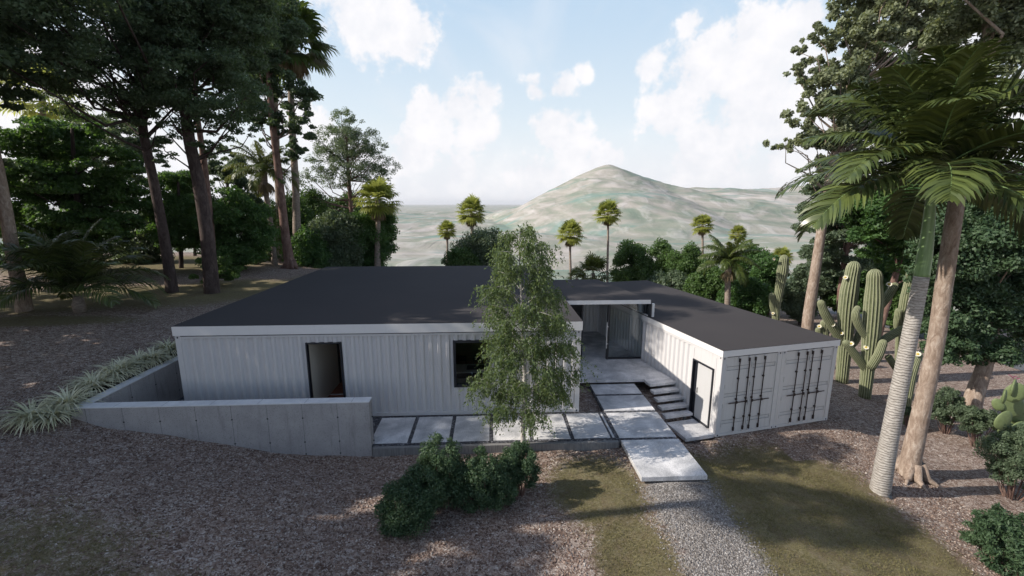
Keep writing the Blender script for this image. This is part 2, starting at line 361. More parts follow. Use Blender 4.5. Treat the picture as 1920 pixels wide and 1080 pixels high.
M['petal'] = m_simple('white_petal', (.75, .73, .62), .6); M['pollen'] = m_simple('yellow_flower_heart', (.45, .33, .05), .7); M['pink'] = m_simple('pink_cactus_flower', (.45, .05, .20), .6)
M['pad'] = m_simple('prickly_pear_skin', (.13, .17, .07), .6, 0, .35, 14, .3)
M['road'] = m_simple('asphalt', (.10, .105, .115), .85, 0, .15, 30, .2)

# ------------------------------------------------------------------ terrain
CP = []
def cp(x, y, z): CP.append((x, y, z))
def cpl(a, b, z): p = Lp(a, b); CP.append((p.x, p.y, z))
def cpr(a, b, z): p = Rp(a, b); CP.append((p.x, p.y, z))
for a, z in ((-2.3, 1.22), (-1.75, 1.15), (-1.36, .92), (-.38, .73), (.96, .46), (2.55, .13), (4.1, -.19), (5.5, -.27), (7, -.28), (8.5, -.28), (10, -.27), (12, -.26), (13.4, -.24)): cpl(a, -1.9, z)
for b, z in ((0, 1.36), (2.5, 1.38), (5, 1.45), (9, 1.6), (13, 1.7)): cpl(-1.95, b, z)
for q in ((0, 16, 1.6), (5, 14.5, .8), (12, 14.5, -.6), (13.4, 1, -.16), (13.4, 2.2, -.12), (14.7, -.8, -.22), (14.7, 1, -.22), (13.2, -.9, -.25), (16.2, 2.0, -.40), (15.9, .9, -.6),
          (16, -.3, -.72), (15.7, -1.9, -.38), (14, 6, -.3), (16, 7, -.5), (14.5, 10, -.8), (16.5, -.75, -1.0)): cpl(*q)
for q in ((0, -.15, -.95), (2.4, -.15, -.96), (4.9, -.1, -.98), (-.4, .3, -.86), (2.4, 6, -1.3), (2.4, 11, -1.3), (0, 12.9, -1.2), (5.2, 6, -1.45), (5.2, 12, -1.5), (-.3, 3.5, -.5), (-1, 6, -.5)): cpr(*q)
for q in ((-16, 14, 1.5), (-20, 18, 1.8), (-25, 21, 1.9), (-24, 27, 2.0), (-19, 25, 1.9), (-17, 21, 1.72), (-30, 25, 2.2), (-20, 35, 2.0), (-27, 40, 2.0), (-14, 33, 1.6), (-7, 40, 0), (-40, 30, 2.4), (-40, 15, 2.4),
          (-30, 12, 1.9), (-20, 8, 1.6), (-30, 0, 1.8), (-14.5, 10.5, 1.3), (-12, 8, 1.25), (-9, 8.5, .85), (-9, 6, 1.05), (-6, 9, .32), (-6, 6.5, .55), (-3, 9, 0), (-2.2, 7, .12), (0, 9, -.10), (0, 6.5, .05),
          (2, 8, -.14), (3.3, 10.0, -.17), (5.2, 10.1, -.26), (3, 7, -.18), (5.8, 11, -.45), (7, 10.5, -.68), (7, 12.2, -.93), (8, 8, -.76), (10.4, 11, -1.18), (9, 12.8, -1.0), (10, 8, -1.02), (6, 7, -.42), (8, 5, -.7),
          (12.3, 12.2, -1.42), (13.6, 14.9, -1.5), (14, 12, -1.6), (16, 18.5, -1.7), (15.5, 22, -1.75), (18, 15, -1.8), (18, 25, -1.9), (22, 20, -2.0), (25, 30, -2.3), (12, 9, -1.4), (14, 9, -1.55), (20, 10, -1.9),
          (0, 45, -2.2), (10, 40, -2.6), (20, 45, -3.2), (-20, 55, 0), (-35, 50, 1.5), (0, 60, -7), (20, 60, -7), (-20, 70, -5), (40, 60, -7), (40, 30, -2.8), (-50, 60, 0), (0, 90, -18), (40, 90, -18), (-50, 90, -10),
          (60, 10, -3), (60, -20, -2), (0, -30, 1), (-40, -30, 2), (0, 0, .4), (-10, 0, 1.4), (10, 0, -.6)): cp(*q)
CP = np.array(CP)
def kern(d2): return np.sqrt(d2 + 0.8)
_n = len(CP); _d2 = ((CP[:, None, :2] - CP[None, :, :2]) ** 2).sum(-1)
_A = np.zeros((_n + 3, _n + 3)); _A[:_n, :_n] = kern(_d2) - np.eye(_n) * 0.02; _A[:_n, _n] = 1; _A[:_n, _n + 1:] = CP[:, :2]; _A[_n, :_n] = 1; _A[_n + 1:, :_n] = CP[:, :2].T
_w = np.linalg.solve(_A, np.concatenate([CP[:, 2], np.zeros(3)]))
def height(x, y):
    x = np.atleast_1d(np.asarray(x, float)); y = np.atleast_1d(np.asarray(y, float)); sh = x.shape
    X = np.stack([x.ravel(), y.ravel()], 1); o = np.zeros(len(X))
    for i in range(0, len(X), 20000):
        c = X[i:i + 20000]; d2 = ((c[:, None, :] - CP[None, :, :2]) ** 2).sum(-1)
        o[i:i + 20000] = kern(d2) @ _w[:_n] + _w[_n] + c @ _w[_n + 1:]
    xx, yy = X[:, 0], X[:, 1]
    o += .025 * np.sin(xx * 1.9 + 1.3 * np.sin(yy * .8)) * np.sin(yy * 1.7 + np.sin(xx)) + .012 * np.sin(xx * 4.7 + yy * 2.2) * np.sin(yy * 5.1 - xx)
    r = np.hypot(xx, yy); o -= np.maximum(0, r - 75) ** 1.3 * .25
    return o.reshape(sh)
def gz(x, y): return float(height(x, y)[0])
def grow(lo, hi, c0, c1, fine, g=1.13):
    a = list(np.arange(c0, c1, fine)); s_ = fine; v = a[-1]
    while v < hi: s_ *= g; v += s_; a.append(v)
    s_ = fine; v = a[0]; pre = []
    while v > lo: s_ *= g; v -= s_; pre.append(v)
    return np.array(pre[::-1] + a)
ga = np.unique(np.round(np.concatenate([grow(-110, 110, -6, 24, .14), [-1.72, -1.56, -1.50]]), 3))
gb = np.unique(np.round(np.concatenate([grow(-45, 110, -9, 6, .14), [-1.80, -1.64, 2.2]]), 3))
GA, GB = np.meshgrid(ga, gb, indexing='ij')
WX = LX + GA * math.cos(LA) - GB * math.sin(LA); WY = LY + GA * math.sin(LA) + GB * math.cos(LA)
Z = height(WX, WY)
pit = (GA > -1.6) & (GA < 12.8) & (GB > -1.7) & (GB < 13.3); Z[pit] = -.35
ra = (WX - RX) * math.cos(RA) + (WY - RY) * math.sin(RA); rb = -(WX - RX) * math.sin(RA) + (WY - RY) * math.cos(RA)
under = (ra > .25) & (ra < 4.6) & (rb > .25) & (rb < 12); Z[under] = np.minimum(Z[under], -1.15)
land = (ra > -1.35) & (ra < .3) & (rb > -.02) & (rb < 1.35); Z[land] = np.minimum(Z[land], -1.05)
plz = (GA > 12.8) & (GB > 2.6) & (GB < 9.4) & (ra < .3); Z[plz] = np.minimum(Z[plz], -.12)
def blob(x, y, cx, cy, rx, ry, rot=0.0):
    dx, dy = x - cx, y - cy; c_, s_ = math.cos(rot), math.sin(rot)
    return np.clip(1.6 - np.sqrt(((dx * c_ + dy * s_) / rx) ** 2 + ((-dx * s_ + dy * c_) / ry) ** 2), 0, 1)
gr_ = np.zeros_like(WX)
for b_ in ((2.2, 10.0, 1.1, 1.4, 0), (6.2, 9.5, 2.4, 2.5, .2), (8.2, 8.0, 3.0, 3.0, 0), (8.2, 11.2, 2.2, 1.9, -.2), (7, 5, 4, 3, 0), (-8.6, 6.6, 1.8, 1.3, 0), (-6.5, 5.9, 1.6, .8, 0), (-21, 24, 6, 2.6, .1), (-26, 22, 6, 2.2, 0),
           (-17, 26, 4, 3, .3), (-12, 31, 3, 4, 0), (-30, 35, 9, 6, 0), (-23, 18.6, 5, .9, .15), (2.6, 7.6, .8, 1.4, 0)):
    gr_ = np.maximum(gr_, blob(WX, WY, *b_))
strip = (ra > 1.0) & (rb > -1.7); gr_[strip & (WX > 9)] *= .0
soft = (WX < -4) & (WY < 10); gr_[soft] *= .55
gr_ *= np.clip((11.0 + (WY - 9) * .25 - WX) / 1.0, 0, 1)
pa_ = np.clip(1.35 - np.abs(WX - (4.35 - .02 * (WY - 10))) / (.95), 0, 1) * np.clip((10.9 - WY) / .5, 0, 1)
V = np.stack([WX, WY, Z], -1).reshape(-1, 3); na, nb = GA.shape
idx = np.arange(na * nb).reshape(na, nb)
Q = np.stack([idx[:-1, :-1], idx[1:, :-1], idx[1:, 1:], idx[:-1, 1:]], -1).reshape(-1, 4)
g = link_mesh('ground', mesh_np('ground', V, Q, True, attrs={'grass': gr_.ravel(), 'path': pa_.ravel()}), M['ground']); tag(g, kind='structure')

# far valley and mountain: rolling pale hills, polar sheet reaching the horizon
def vnoise(x, y, seed=0):
    xi = np.floor(x).astype(int); yi = np.floor(y).astype(int); fx = x - xi; fy = y - yi
    fx = fx * fx * (3 - 2 * fx); fy = fy * fy * (3 - 2 * fy)
    def h(a, b): 
        v = np.sin(a * 127.1 + b * 311.7 + seed * 74.7) * 43758.5453; return v - np.floor(v)
    return (h(xi, yi) * (1 - fx) + h(xi + 1, yi) * fx) * (1 - fy) + (h(xi, yi + 1) * (1 - fx) + h(xi + 1, yi + 1) * fx) * fy
def fbm(x, y, o=5, seed=0):
    s_ = 0; a = .5
    for i in range(o): s_ = s_ + a * (vnoise(x, y, seed + i) - .5); x = x * 2.03 + 5; y = y * 2.03 + 3; a *= .5
    return s_
th = np.linspace(R_(-75), R_(75), 700); rr = np.concatenate([np.geomspace(60, 3200, 420), np.geomspace(3300, 36000, 20)])
T_, R2 = np.meshgrid(th, rr, indexing='ij'); HX = R2 * np.sin(T_); HY = R2 * np.cos(T_)
HZ = -10 - 32 * np.clip((R2 - 60) / 260, 0, 1) + fbm(HX / 260, HY / 200, 5) * 34 * np.clip(R2 / 300, 0.2, 1) * np.clip((5000 - R2) / 2500, 0, 1)
def ridge(cx, cy, h, wx, wy, p=1.0, rot=0.0):
    dx, dy = HX - cx, HY - cy; c_, s_ = math.cos(rot), math.sin(rot); d = np.sqrt(((dx * c_ + dy * s_) / wx) ** 2 + ((-dx * s_ + dy * c_) / wy) ** 2)
    return h * np.clip(1.03 - np.sqrt(d * d + .004), 0, None) ** p
rough = 1 + .10 * fbm(HX / 120, HY / 120, 5, 9)
mt = np.maximum.reduce([ridge(258, 1200, 148, 300, 520, 1.0), ridge(300, 1230, 140, 320, 420, 1.05), ridge(345, 1240, 126, 340, 420, 1.0), ridge(400, 1160, 96, 420, 420, 1.0), ridge(160, 1160, 84, 190, 380, .9), ridge(620, 1450, 100, 700, 560, .45), ridge(1000, 1500, 106, 760, 560, .5), ridge(1500, 1500, 110, 700, 700, .5),
                        ridge(-900, 1700, 40, 700, 500, 1.0)])
HZ += mt * rough + fbm(HX / 60, HY / 60, 4, 3) * 8 * np.clip(mt / 40, 0, 1)
m, t, out = mat('far_hill_cover'); p = geo(t)
pw = mapv(t, p, (.006, .0045, .02)); n1 = t.noise(pw, 1.5, 7, .6, 1.2); n2 = t.noise(mapv(t, p, (.02, .008, .03)), 1.3, 6, .6, .8); n3 = t.noise(mapv(t, p, (.0035, .009, .01)), 1.0, 4, .6, 1.5)
c = t.ramp(n1, [(.34, (.17, .21, .165)), (.46, (.24, .25, .205)), (.56, (.32, .30, .265)), (.68, (.41, .38, .355))])
c = t.mix(t.math('MULTIPLY', t.smooth(n2, .50, .66), .35), c, c4(.56, .53, .515))
c = t.mix(t.math('MULTIPLY', t.smooth(n3, .52, .66), .75), c, c4(.14, .24, .21))
pbr(t, out, c, .95, n2, .5, 6.0, spec=.1); M['hills'] = m
V = np.stack([HX, HY, HZ], -1).reshape(-1, 3); na, nb = HX.shape; idx = np.arange(na * nb).reshape(na, nb)
Q = np.stack([idx[:-1, :-1], idx[:-1, 1:], idx[1:, 1:], idx[1:, :-1]], -1).reshape(-1, 4)
hl = link_mesh('hills', mesh_np('hills', V, Q[:, ::-1], True), M['hills']); tag(hl, kind='structure')
# ------------------------------------------------------------------ buildings
def corrugated(a0, a1, z0, z1, fmap, openings=(), pitch=0.278, depth=0.055, flats=()):
    """pressed steel wall as folded sheet; openings are (a0,a1,z0,z1); flats are plain stretches (a0,a1)"""
    pr = [(0, 0), (.080, 0), (.130, 1), (.228, 1), (.278, 0)]
    pts = {}
    def prof(a):
        for f0, f1 in flats:
            if f0 <= a <= f1: return 0.0
        t_ = (a - a0) % pitch
        for (p0, d0), (p1, d1) in zip(pr, pr[1:]):
            if p0 <= t_ <= p1 + 1e-9: return depth * (d0 + (d1 - d0) * (t_ - p0) / (p1 - p0))
        return 0.0
    xs = {round(a0, 4), round(a1, 4)}
    k = 0
    while a0 + k * pitch < a1:
        for p_, _ in pr[:-1]:
            v = a0 + k * pitch + p_
            if a0 < v < a1 and not any(f0 < v < f1 for f0, f1 in flats): xs.add(round(v, 4))
        k += 1
    for o in openings: xs.add(round(o[0], 4)); xs.add(round(o[1], 4))
    for f0, f1 in flats: xs.add(round(f0, 4)); xs.add(round(f1, 4))
    xs = sorted(x for x in xs if a0 - 1e-6 <= x <= a1 + 1e-6); mb = MB()
    for x0, x1 in zip(xs, xs[1:]):
        if x1 - x0 < 1e-4: continue
        mid = (x0 + x1) / 2; seg = [(z0, z1)]
        for o in openings:
            if o[0] < mid < o[1]:
                ns = []
                for s0, s1 in seg:
                    if o[2] > s0: ns.append((s0, min(s1, o[2])))
                    if o[3] < s1: ns.append((max(s0, o[3]), s1))
                seg = ns
        for s0, s1 in seg:
            e = 1e-4
            mb.add([fmap(x0, prof(x0 + e), s0), fmap(x1, prof(x1 - e), s0), fmap(x1, prof(x1 - e), s1), fmap(x0, prof(x0 + e), s1)], [(0, 1, 2, 3)])
    return mb
HC = 2.896
def corner_post(x0, x1, y0, y1, z0=0.0, h=HC):
    mb = MB(); mb.box(x0, x1, y0, y1, z0 + .118, z0 + h - .118)
    return mb
def casting(x0, x1, y0, y1, z, holes):
    mb = MB(); e = .006
    mb.box(x0 - e, x1 + e, y0 - e, y1 + e, z, z + .118, 0, .008)
    for (axis, s_) in holes:
        cx, cy, cz = (x0 + x1) / 2, (y0 + y1) / 2, z + .059
        if axis == 'y': yy = (y0 - e - .002) if s_ < 0 else (y1 + e); mb.box(cx - .02, cx + .02, yy, yy + .002, cz - .028, cz + .028, 1)
        else: xx = (x0 - e - .002) if s_ < 0 else (x1 + e); mb.box(xx, xx + .002, cy - .02, cy + .02, cz - .028, cz + .028, 1)
    return mb

# ---- main house
house = empty('container_house', (LX, LY, 0), LA)
tag(house, 'larger white container house with flat dark roof behind the birch tree', 'house')
LL, LD, LF = 12.9364, 13.14, 0.306
wd = corrugated(.16, LL - .16, .12, HC - .10, lambda a, d, z: (a, .02 + d, z), [(4.03, 5.10, .12, 2.57), (8.75, 9.90, 1.01, 2.57)])
fw = wd.build('wall', M['white'], house)
corrugated(.16, LD - .16, .12, HC - .10, lambda a, d, z: (LL - .02 - d, a, z)).build('wall', M['white'], house)
corrugated(.16, LD - .16, .12, HC - .10, lambda a, d, z: (.02 + d, LD - a, z)).build('wall', M['white'], house)
corrugated(.16, LL - .16, .12, HC - .10, lambda a, d, z: (LL - a, LD - .02 - d, z)).build('wall', M['white'], house)
inn = MB()   # inner lining seen through the openings
inn.box(.10, 4.03, .085, .12, .1, 2.85); inn.box(5.10, 8.75, .085, .12, .1, 2.85); inn.box(9.90, LL - .1, .085, .12, .1, 2.85)
inn.box(4.03, 5.10, .085, .12, 2.57, 2.85); inn.box(8.75, 9.90, .085, .12, .1, 1.01); inn.box(8.75, 9.90, .085, .12, 2.57, 2.85)
inn.box(.10, .14, .12, LD - .1, .1, 2.85); inn.box(LL - .14, LL - .10, .12, LD - .1, .1, 2.85); inn.box(.14, LL - .14, LD - .14, LD - .1, .1, 2.85)
inn.box(.14, LL - .14, .12, LD - .14, 2.78, 2.82)
inn.box(3.98, 4.045, .14, 2.6, .125, 2.78); inn.box(3.98, 4.045, 2.75, 4.3, .125, 2.78); inn.box(3.98, 4.045, 4.5, 9.5, .125, 2.78); inn.box(5.6, 5.68, .12, 8.5, .1, 2.78)
inn.build('inner_wall', M['inwall'], house)
MB().box(.14, LL - .14, .12, LD - .14, .09, .12).build('floor', M['wood'], house)
for x0, x1, y0, y1, hs in ((0, .16, 0, .16, [('y', -1), ('x', -1)]), (LL - .16, LL, 0, .16, [('y', -1), ('x', 1)]), (0, .16, LD - .16, LD, []), (LL - .16, LL, LD - .16, LD, [])):
    cpo = corner_post(x0, x1, y0, y1).build('corner_post', M['white'], house)
    for z in (0, HC - .118): casting(x0, x1, y0, y1, z, hs).build('corner_casting', [M['white'], M['dark']], cpo)
for z0, z1 in ((0.0, .12), (HC - .10, HC - .005)):
    r = MB(); r.box(.16, LL - .16, .004, .09, z0, z1); r.box(.16, LL - .16, LD - .09, LD - .004, z0, z1)
    r.box(.004, .09, .16, LD - .16, z0, z1); r.box(LL - .09, LL - .004, .16, LD - .16, z0, z1); r.build('rail', M['white'], house)
MB().box(.17, LL - .17, -.001, .02, HC - .03, HC + .001).build('dark_strip', M['dark'], house)  # thin black strip along the front wall top, just below the fascia
def roof(parent, w, d, fz, fh, ov=.0):
    fm = MB(); o = ov; tk = .03; z0 = fz + .004; z1 = fz + fh
    fm.box(-.035 - o, w + .035 + o, -.035 - o, -.005 - o + tk, z0, z1); fm.box(-.035 - o, w + .035 + o, d + .005 + o - tk, d + .035 + o, z0, z1)
    fm.box(-.035 - o, -.005 - o + tk, -.005 - o + tk, d + .005 + o - tk, z0, z1); fm.box(w + .005 + o - tk, w + .035 + o, -.005 - o + tk, d + .005 + o - tk, z0, z1)
    fm.build('fascia', M['trim'], parent)
    MB().box(-.033 - o, w + .033 + o, -.033 - o, d + .033 + o, z1 + .001, z1 + .012).build('roof', M['roof'], parent)
roof(house, LL, LD, HC, LF)
# doorway frame and window
fr_ = MB(); fr_.box(4.005, 4.05, -.012, .13, .12, 2.60); fr_.box(5.08, 5.125, -.012, .13, .12, 2.60); fr_.box(4.05, 5.08, -.012, .13, 2.555, 2.60); fr_.box(4.05, 5.08, .0, .13, .10, .14)
fr_.build('door_frame', M['dark'], house)
for y0, y1 in ((2.6, 2.75), (4.3, 4.5), (6.8, 6.95)): MB().box(3.97, 4.07, y0, y1, .125, 2.75).build('inner_door_frame', M['dark'], house)
MB().box(4.05, 5.6, 1.5, 1.56, .121, .135).build('threshold', M['trim'], house)
wf = MB(); wf.box(8.72, 8.80, -.015, .13, .98, 2.60); wf.box(9.85, 9.93, -.015, .13, .98, 2.60); wf.box(8.80, 9.85, -.015, .13, 2.52, 2.60); wf.box(8.80, 9.85, -.015, .13, .98, 1.06)
w_ = wf.build('window', M['dark'], house); MB().box(8.80, 9.85, .05, .058, 1.06, 2.52).build('pane', M['glass'], w_)
# inside the kitchen window
k = empty('kitchen_island', Lp(9.3, 1.3, .12), LA); tag(k, 'dark kitchen island with pale top seen through the window', 'kitchen island')
MB().box(-.75, .95, .0, .75, 0, .84).build('cabinet', M['counter'], k); MB().box(-.8, 1.0, -.03, .8, .842, .88, 0, .006).build('worktop', M['inwall'], k)
MB().box(-.25, .45, .2, .62, .882, .89).build('hob', M['counter'], k)
k = empty('kitchen_counter', Lp(9.3, .16, .12), LA); tag(k, 'dark counter with steel sink just inside the window sill', 'kitchen counter')
MB().box(-.55, .95, 0, .55, 0, .82).build('cabinet', M['counter'], k); MB().box(-.57, .97, 0, .57, .822, .86, 0, .005).build('worktop', M['inwall'], k)
sk = MB().box(-.3, .35, .12, .46, .862, .872, 0, .004); sk.tube([(0, .5, .86), (0, .5, 1.15), (0, .44, 1.2), (0, .32, 1.19), (0, .3, 1.13)], .014, 6); sk.build('sink', M['steel'], k)
def chair(a, b, rz, lab):
    c_ = empty('dining_chair', Lp(a, b, .12), LA + rz); tag(c_, lab, 'chair', 'dining chairs behind the kitchen window')
    MB().box(-.21, .21, -.2, .22, .43, .46, 0, .01).build('seat', M['dark'], c_); MB().box(-.2, .2, .19, .22, .62, .86, 0, .01).build('backrest', M['dark'], c_)
    for sx in (-1, 1):
        MB().tube([(sx * .18, -.17, .43), (sx * .21, -.21, 0)], [.016, .012], 6).build('leg', M['dark'], c_)
        MB().tube([(sx * .18, .205, .86), (sx * .18, .2, .43), (sx * .21, .25, 0)], [.012, .016, .012], 6).build('leg', M['dark'], c_)
chair(8.75, 2.9, 0, 'black dining chair behind the kitchen island, the left one'); chair(9.45, 2.95, .15, 'black dining chair behind the kitchen island, the right one')

# ---- lower container pair
annex = empty('container_annex', (RX, RY, RZ), RA)
tag(annex, 'lower white double container building with barred cargo doors and flat grey roof', 'container building')
RW, RL, RF = 4.877, 12.648, 0.221
corrugated(1.55, RL - .16, .16, HC - .10, lambda a, d, z: (.02 + d, a, z)).build('wall', M['white'], annex)
sw = MB(); sw.box(.012, .06, .16, .35, .16, HC - .10); sw.box(.012, .06, .35, 1.43, 2.33, HC - .10); sw.box(.012, .06, 1.43, 1.55, .16, HC - .10)
sw.box(.0, .06, 1.43, 1.47, .12, HC - .12); sw.box(.0, .06, .27, .30, .12, HC - .12); so_ = sw.build('wall', M['white'], annex); tag(so_, 'flat panel round the side door')
corrugated(.16, RL - .16, .16, HC - .10, lambda a, d, z: (RW - .02 - d, RL - a, z)).build('wall', M['white'], annex)
corrugated(.16, RW - .16, .16, HC - .10, lambda a, d, z: (RW - a, RL - .02 - d, z)).build('wall', M['white'], annex)
for x0, x1, y0, y1, hs in ((0, .16, 0, .16, [('y', -1), ('x', -1)]), (2.27, 2.43, 0, .16, [('y', -1)]), (2.45, 2.61, 0, .16, [('y', -1)]), (RW - .16, RW, 0, .16, [('y', -1), ('x', 1)]), (0, .16, RL - .16, RL, []), (RW - .16, RW, RL - .16, RL, [])):
    cpo = corner_post(x0, x1, y0, y1).build('corner_post', M['end'] if y0 == 0 and x0 > 0 else M['white'], annex)
    for z in (0, HC - .118): casting(x0, x1, y0, y1, z, hs).build('corner_casting', [M['white'], M['dark']], cpo)
for z0, z1 in ((0.0, .16), (HC - .10, HC - .005)):
    r = MB(); r.box(.004, .09, .16, RL - .16, z0, z1); r.box(RW - .09, RW - .004, .16, RL - .16, z0, z1); r.box(.16, RW - .16, RL - .09, RL - .004, z0, z1); r.build('rail', M['white'], annex)
for x0 in (.16, 2.61):
    for z0, z1 in ((0, .10), (HC - .08, HC - .005)): MB().box(x0, x0 + 2.11, .01, .12, z0, z1).build('sill_rail', M['end'], annex)
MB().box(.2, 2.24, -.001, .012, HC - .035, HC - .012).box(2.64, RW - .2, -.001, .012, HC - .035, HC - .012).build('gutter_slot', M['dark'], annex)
roof(annex, RW, RL, HC, RF)
def cargo_door(x0, w, rods, hx0, hx1):
    z0, z1 = .105, HC - .085; d = MB(); yb = .055
    # pressed leaf: raised fields between recessed bands
    zs = [z0, .45, .57, 1.43, 1.55, 2.39, 2.52, z1]; yy = [.03, .052, .03, .052, .03, .052, .03]
    for i in range(7):
        d.box(x0 + .05, x0 + w - .05, yy[i], .09, zs[i] + (.002 if i else 0), zs[i + 1])
    for i in range(1, 7): d.box(x0 + .052, x0 + w - .052, .0275, .03, zs[i] - .006, zs[i] + .006, 1)
    d.box(x0 + .004, x0 + .05, .025, .09, z0, z1); d.box(x0 + w - .05, x0 + w - .004, .025, .09, z0, z1)
    lf = d.build('cargo_door', [M['end'], M['seam']], annex)
    for x in rods:
        rb = MB(); rb.tube([(x, -.012, .17), (x, -.012, 2.83)], .017, 8); rb.box(x - .026, x + .026, -.03, .026, .15, .29, 0, .005); rb.box(x - .024, x + .024, -.03, .026, 2.66, 2.79, 0, .005)
        for zz in (.62, 1.30, 2.05): rb.box(x - .032, x + .032, -.022, .026, zz, zz + .05)
        rb.build('locking_rod', M['rod'], lf)
        MB().box(x - .04, x + .04, -.035, .03, 2.80, 2.86, 0, .006).box(x - .04, x + .04, -.035, .03, .10, .15, 0, .006).build('cam_keeper', M['white'], lf)
    hb = MB(); hb.tube([(hx0, -.045, 1.215), (hx1, -.045, 1.225)], .017, 6); hb.box(min(rods) - .03, min(rods) + .03, -.055, -.02, 1.18, 1.27)
    hb.box(max(rods) - .03, max(rods) + .03, -.055, -.02, 1.18, 1.27); hb.build('handle_bar', M['rod'], lf)
    for zz in (.35, 1.05, 1.75, 2.45):
        xe = x0 + .02 if hx0 < min(rods) else x0 + w - .02
        MB().tube([(xe, .004, zz), (xe, .004, zz + .16)], .02, 6).build('hinge', M['end'], lf)
cargo_door(.165, 1.045, (.70, 1.09), .37, 1.10); cargo_door(1.215, 1.05, (1.34, 1.73), 1.32, 2.03)
cargo_door(2.615, 1.045, (3.15, 3.54), 2.81, 3.55); cargo_door(3.665, 1.05, (3.78, 4.18), 3.77, 4.48)
MB().box(2.43, 2.45, .01, .05, .05, HC - .05).build('joint_strip', M['end'], annex)
# side door: deep black frame and pale leaf set back
df = MB(); df.box(-.035, .10, .34, .39, .16, 2.35); df.box(-.035, .10, 1.38, 1.43, .16, 2.35); df.box(-.035, .10, .39, 1.38, 2.30, 2.35); df.box(-.02, .10, .39, 1.38, .12, .18)
df.box(.06, .10, 1.20, 1.38, .18, 2.30); dfo = df.build('door_frame', M['dark'], annex)
dr = MB().box(.03, .06, .392, 1.20, .185, 2.295).build('door', M['door'], annex); MB().tube([(.0, 1.12, 1.15), (.0, 1.12, 1.35)], .012, 6).box(.0, .032, 1.11, 1.13, 1.16, 1.18).box(.0, .032, 1.11, 1.13, 1.32, 1.34).build('door_handle', M['dark'], dr)

# ---- glazed entry between the two
pav = empty('entry_pavilion', (LX, LY, 0), LA)
tag(pav, 'glazed entry with thin dark roof joining the two container buildings', 'glass entry')
PZ = .17
def l2(a, b): p = Rp(a, b); return toL(p.x, p.y)
c1 = l2(.0, 4.45); c2 = l2(-.0, 9.69)
poly = [(LL + .04, 4.08), (c1[0] + .03, 4.08), (c2[0] + .03, 9.2), (LL + .04, 9.2)]
MB().prism(poly, 2.80, 2.975).build('fascia', M['trim'], pav)
ip = [(LL + .045, 4.085), (c1[0] + .025, 4.085), (c2[0] + .025, 9.195), (LL + .045, 9.195)]
MB().prism(ip, 2.976, 2.985).build('roof', M['roof'], pav)
fr = l2(0, 4.95); GX = 16.72
def post(x0, x1, y0, y1, z0, z1, name='frame'): return MB().box(x0, x1, y0, y1, z0, z1).build(name, M['dark'], pav)
post(13.00, 13.08, 4.55, 4.65, PZ, 2.798, 'post'); post(13.93, 13.99, 4.55, 4.65, PZ, 2.798, 'post'); post(15.07, 15.17, 4.53, 4.66, PZ, 2.798, 'post'); post(GX - .05, GX + .03, 4.52, 4.66, PZ, 2.798, 'post')
rl = MB(); rl.box(15.17, GX - .05, 4.56, 4.64, PZ, PZ + .07); rl.box(13.08, GX - .05, 4.561, 4.639, 2.73, 2.797); rl.build('rail', M['dark'], pav)
MB().box(15.17, GX - .05, 4.597, 4.605, PZ + .07, 2.73).build('pane', M['glass'], pav)
hd = MB().tube([(15.02, 4.42, PZ + .55), (15.02, 4.42, 1.92)], .024, 8).box(15.02, 15.10, 4.41, 4.43, PZ + .75, PZ + .78).box(15.02, 15.10, 4.41, 4.43, 1.7, 1.73).build('handle', M['handle'], pav)
# clerestory standing on the lower roof edge
clr = MB()
cb = [Rp(.06, b) for b in (4.55, 5.6, 7.0, 8.4, 9.5)]
for q in cb: a_, b_ = toL(q.x, q.y); clr.box(a_ - .05, a_ + .05, b_ - .05, b_ + .05, RZ + HC + RF - .002, 2.798)
clr.build('clerestory_post', M['dark'], pav)
p0, p1 = cb[0], cb[-1]; q0 = Vector((*toL(p0.x, p0.y), 0)); q1 = Vector((*toL(p1.x, p1.y), 0)); nn = (q1 - q0).normalized(); nv = Vector((nn.y, -nn.x, 0)) * .006
zb = RZ + HC + RF + .004
MB().prism([tuple((q0 + nv)[:2]), tuple((q1 + nv)[:2]), tuple((q1 - nv)[:2]), tuple((q0 - nv)[:2])][::-1], zb + .05, 2.795).build('clerestory_pane', M['glass'], pav)
n4 = nv * 5
MB().prism([tuple((q0 + n4)[:2]), tuple((q1 + n4)[:2]), tuple((q1 - n4)[:2]), tuple((q0 - n4)[:2])][::-1], zb, zb + .05).build('clerestory_sill', M['trim'], pav)
a_, b_ = toL(*Rp(.13, 4.5)[:2]); MB().box(a_ - .0, a_ + .09, b_ - .05, b_ + .05, zb - .002, 2.798).build('end_post', M['trim'], pav)
# back wall of the entry: corrugated steel with a dark doorway and a window
bx0, bx1 = LL + .04, l2(0, 9.3)[0]
corrugated(bx0, bx1, PZ, 2.80, lambda a, d, z: (a, 8.85 + d, z), [(13.35, 13.95, PZ, 2.1), (14.25, 14.85, PZ, 2.25)], .20).build('wall', M['white'], pav)
bw = MB(); bw.box(13.31, 13.36, 8.80, 8.95, PZ, 2.13); bw.box(13.93, 13.98, 8.80, 8.95, PZ, 2.13); bw.box(13.36, 13.93, 8.80, 8.95, 2.08, 2.13); bw.box(13.36, 13.93, 8.80, 8.95, .95, 1.0)
bw.box(14.20, 14.26, 8.78, 8.98, PZ, 2.30); bw.box(14.84, 14.90, 8.78, 8.98, PZ, 2.30); bw.box(14.26, 14.84, 8.78, 8.98, 2.24, 2.30); bw.build('back_frame', M['dark'], pav)
MB().box(14.26, 14.84, 8.93, 8.97, PZ, 2.24).build('door', M['dark'], pav); MB().box(13.36, 13.93, 8.9, 8.906, PZ, 2.08).build('pane', M['glass'], pav)
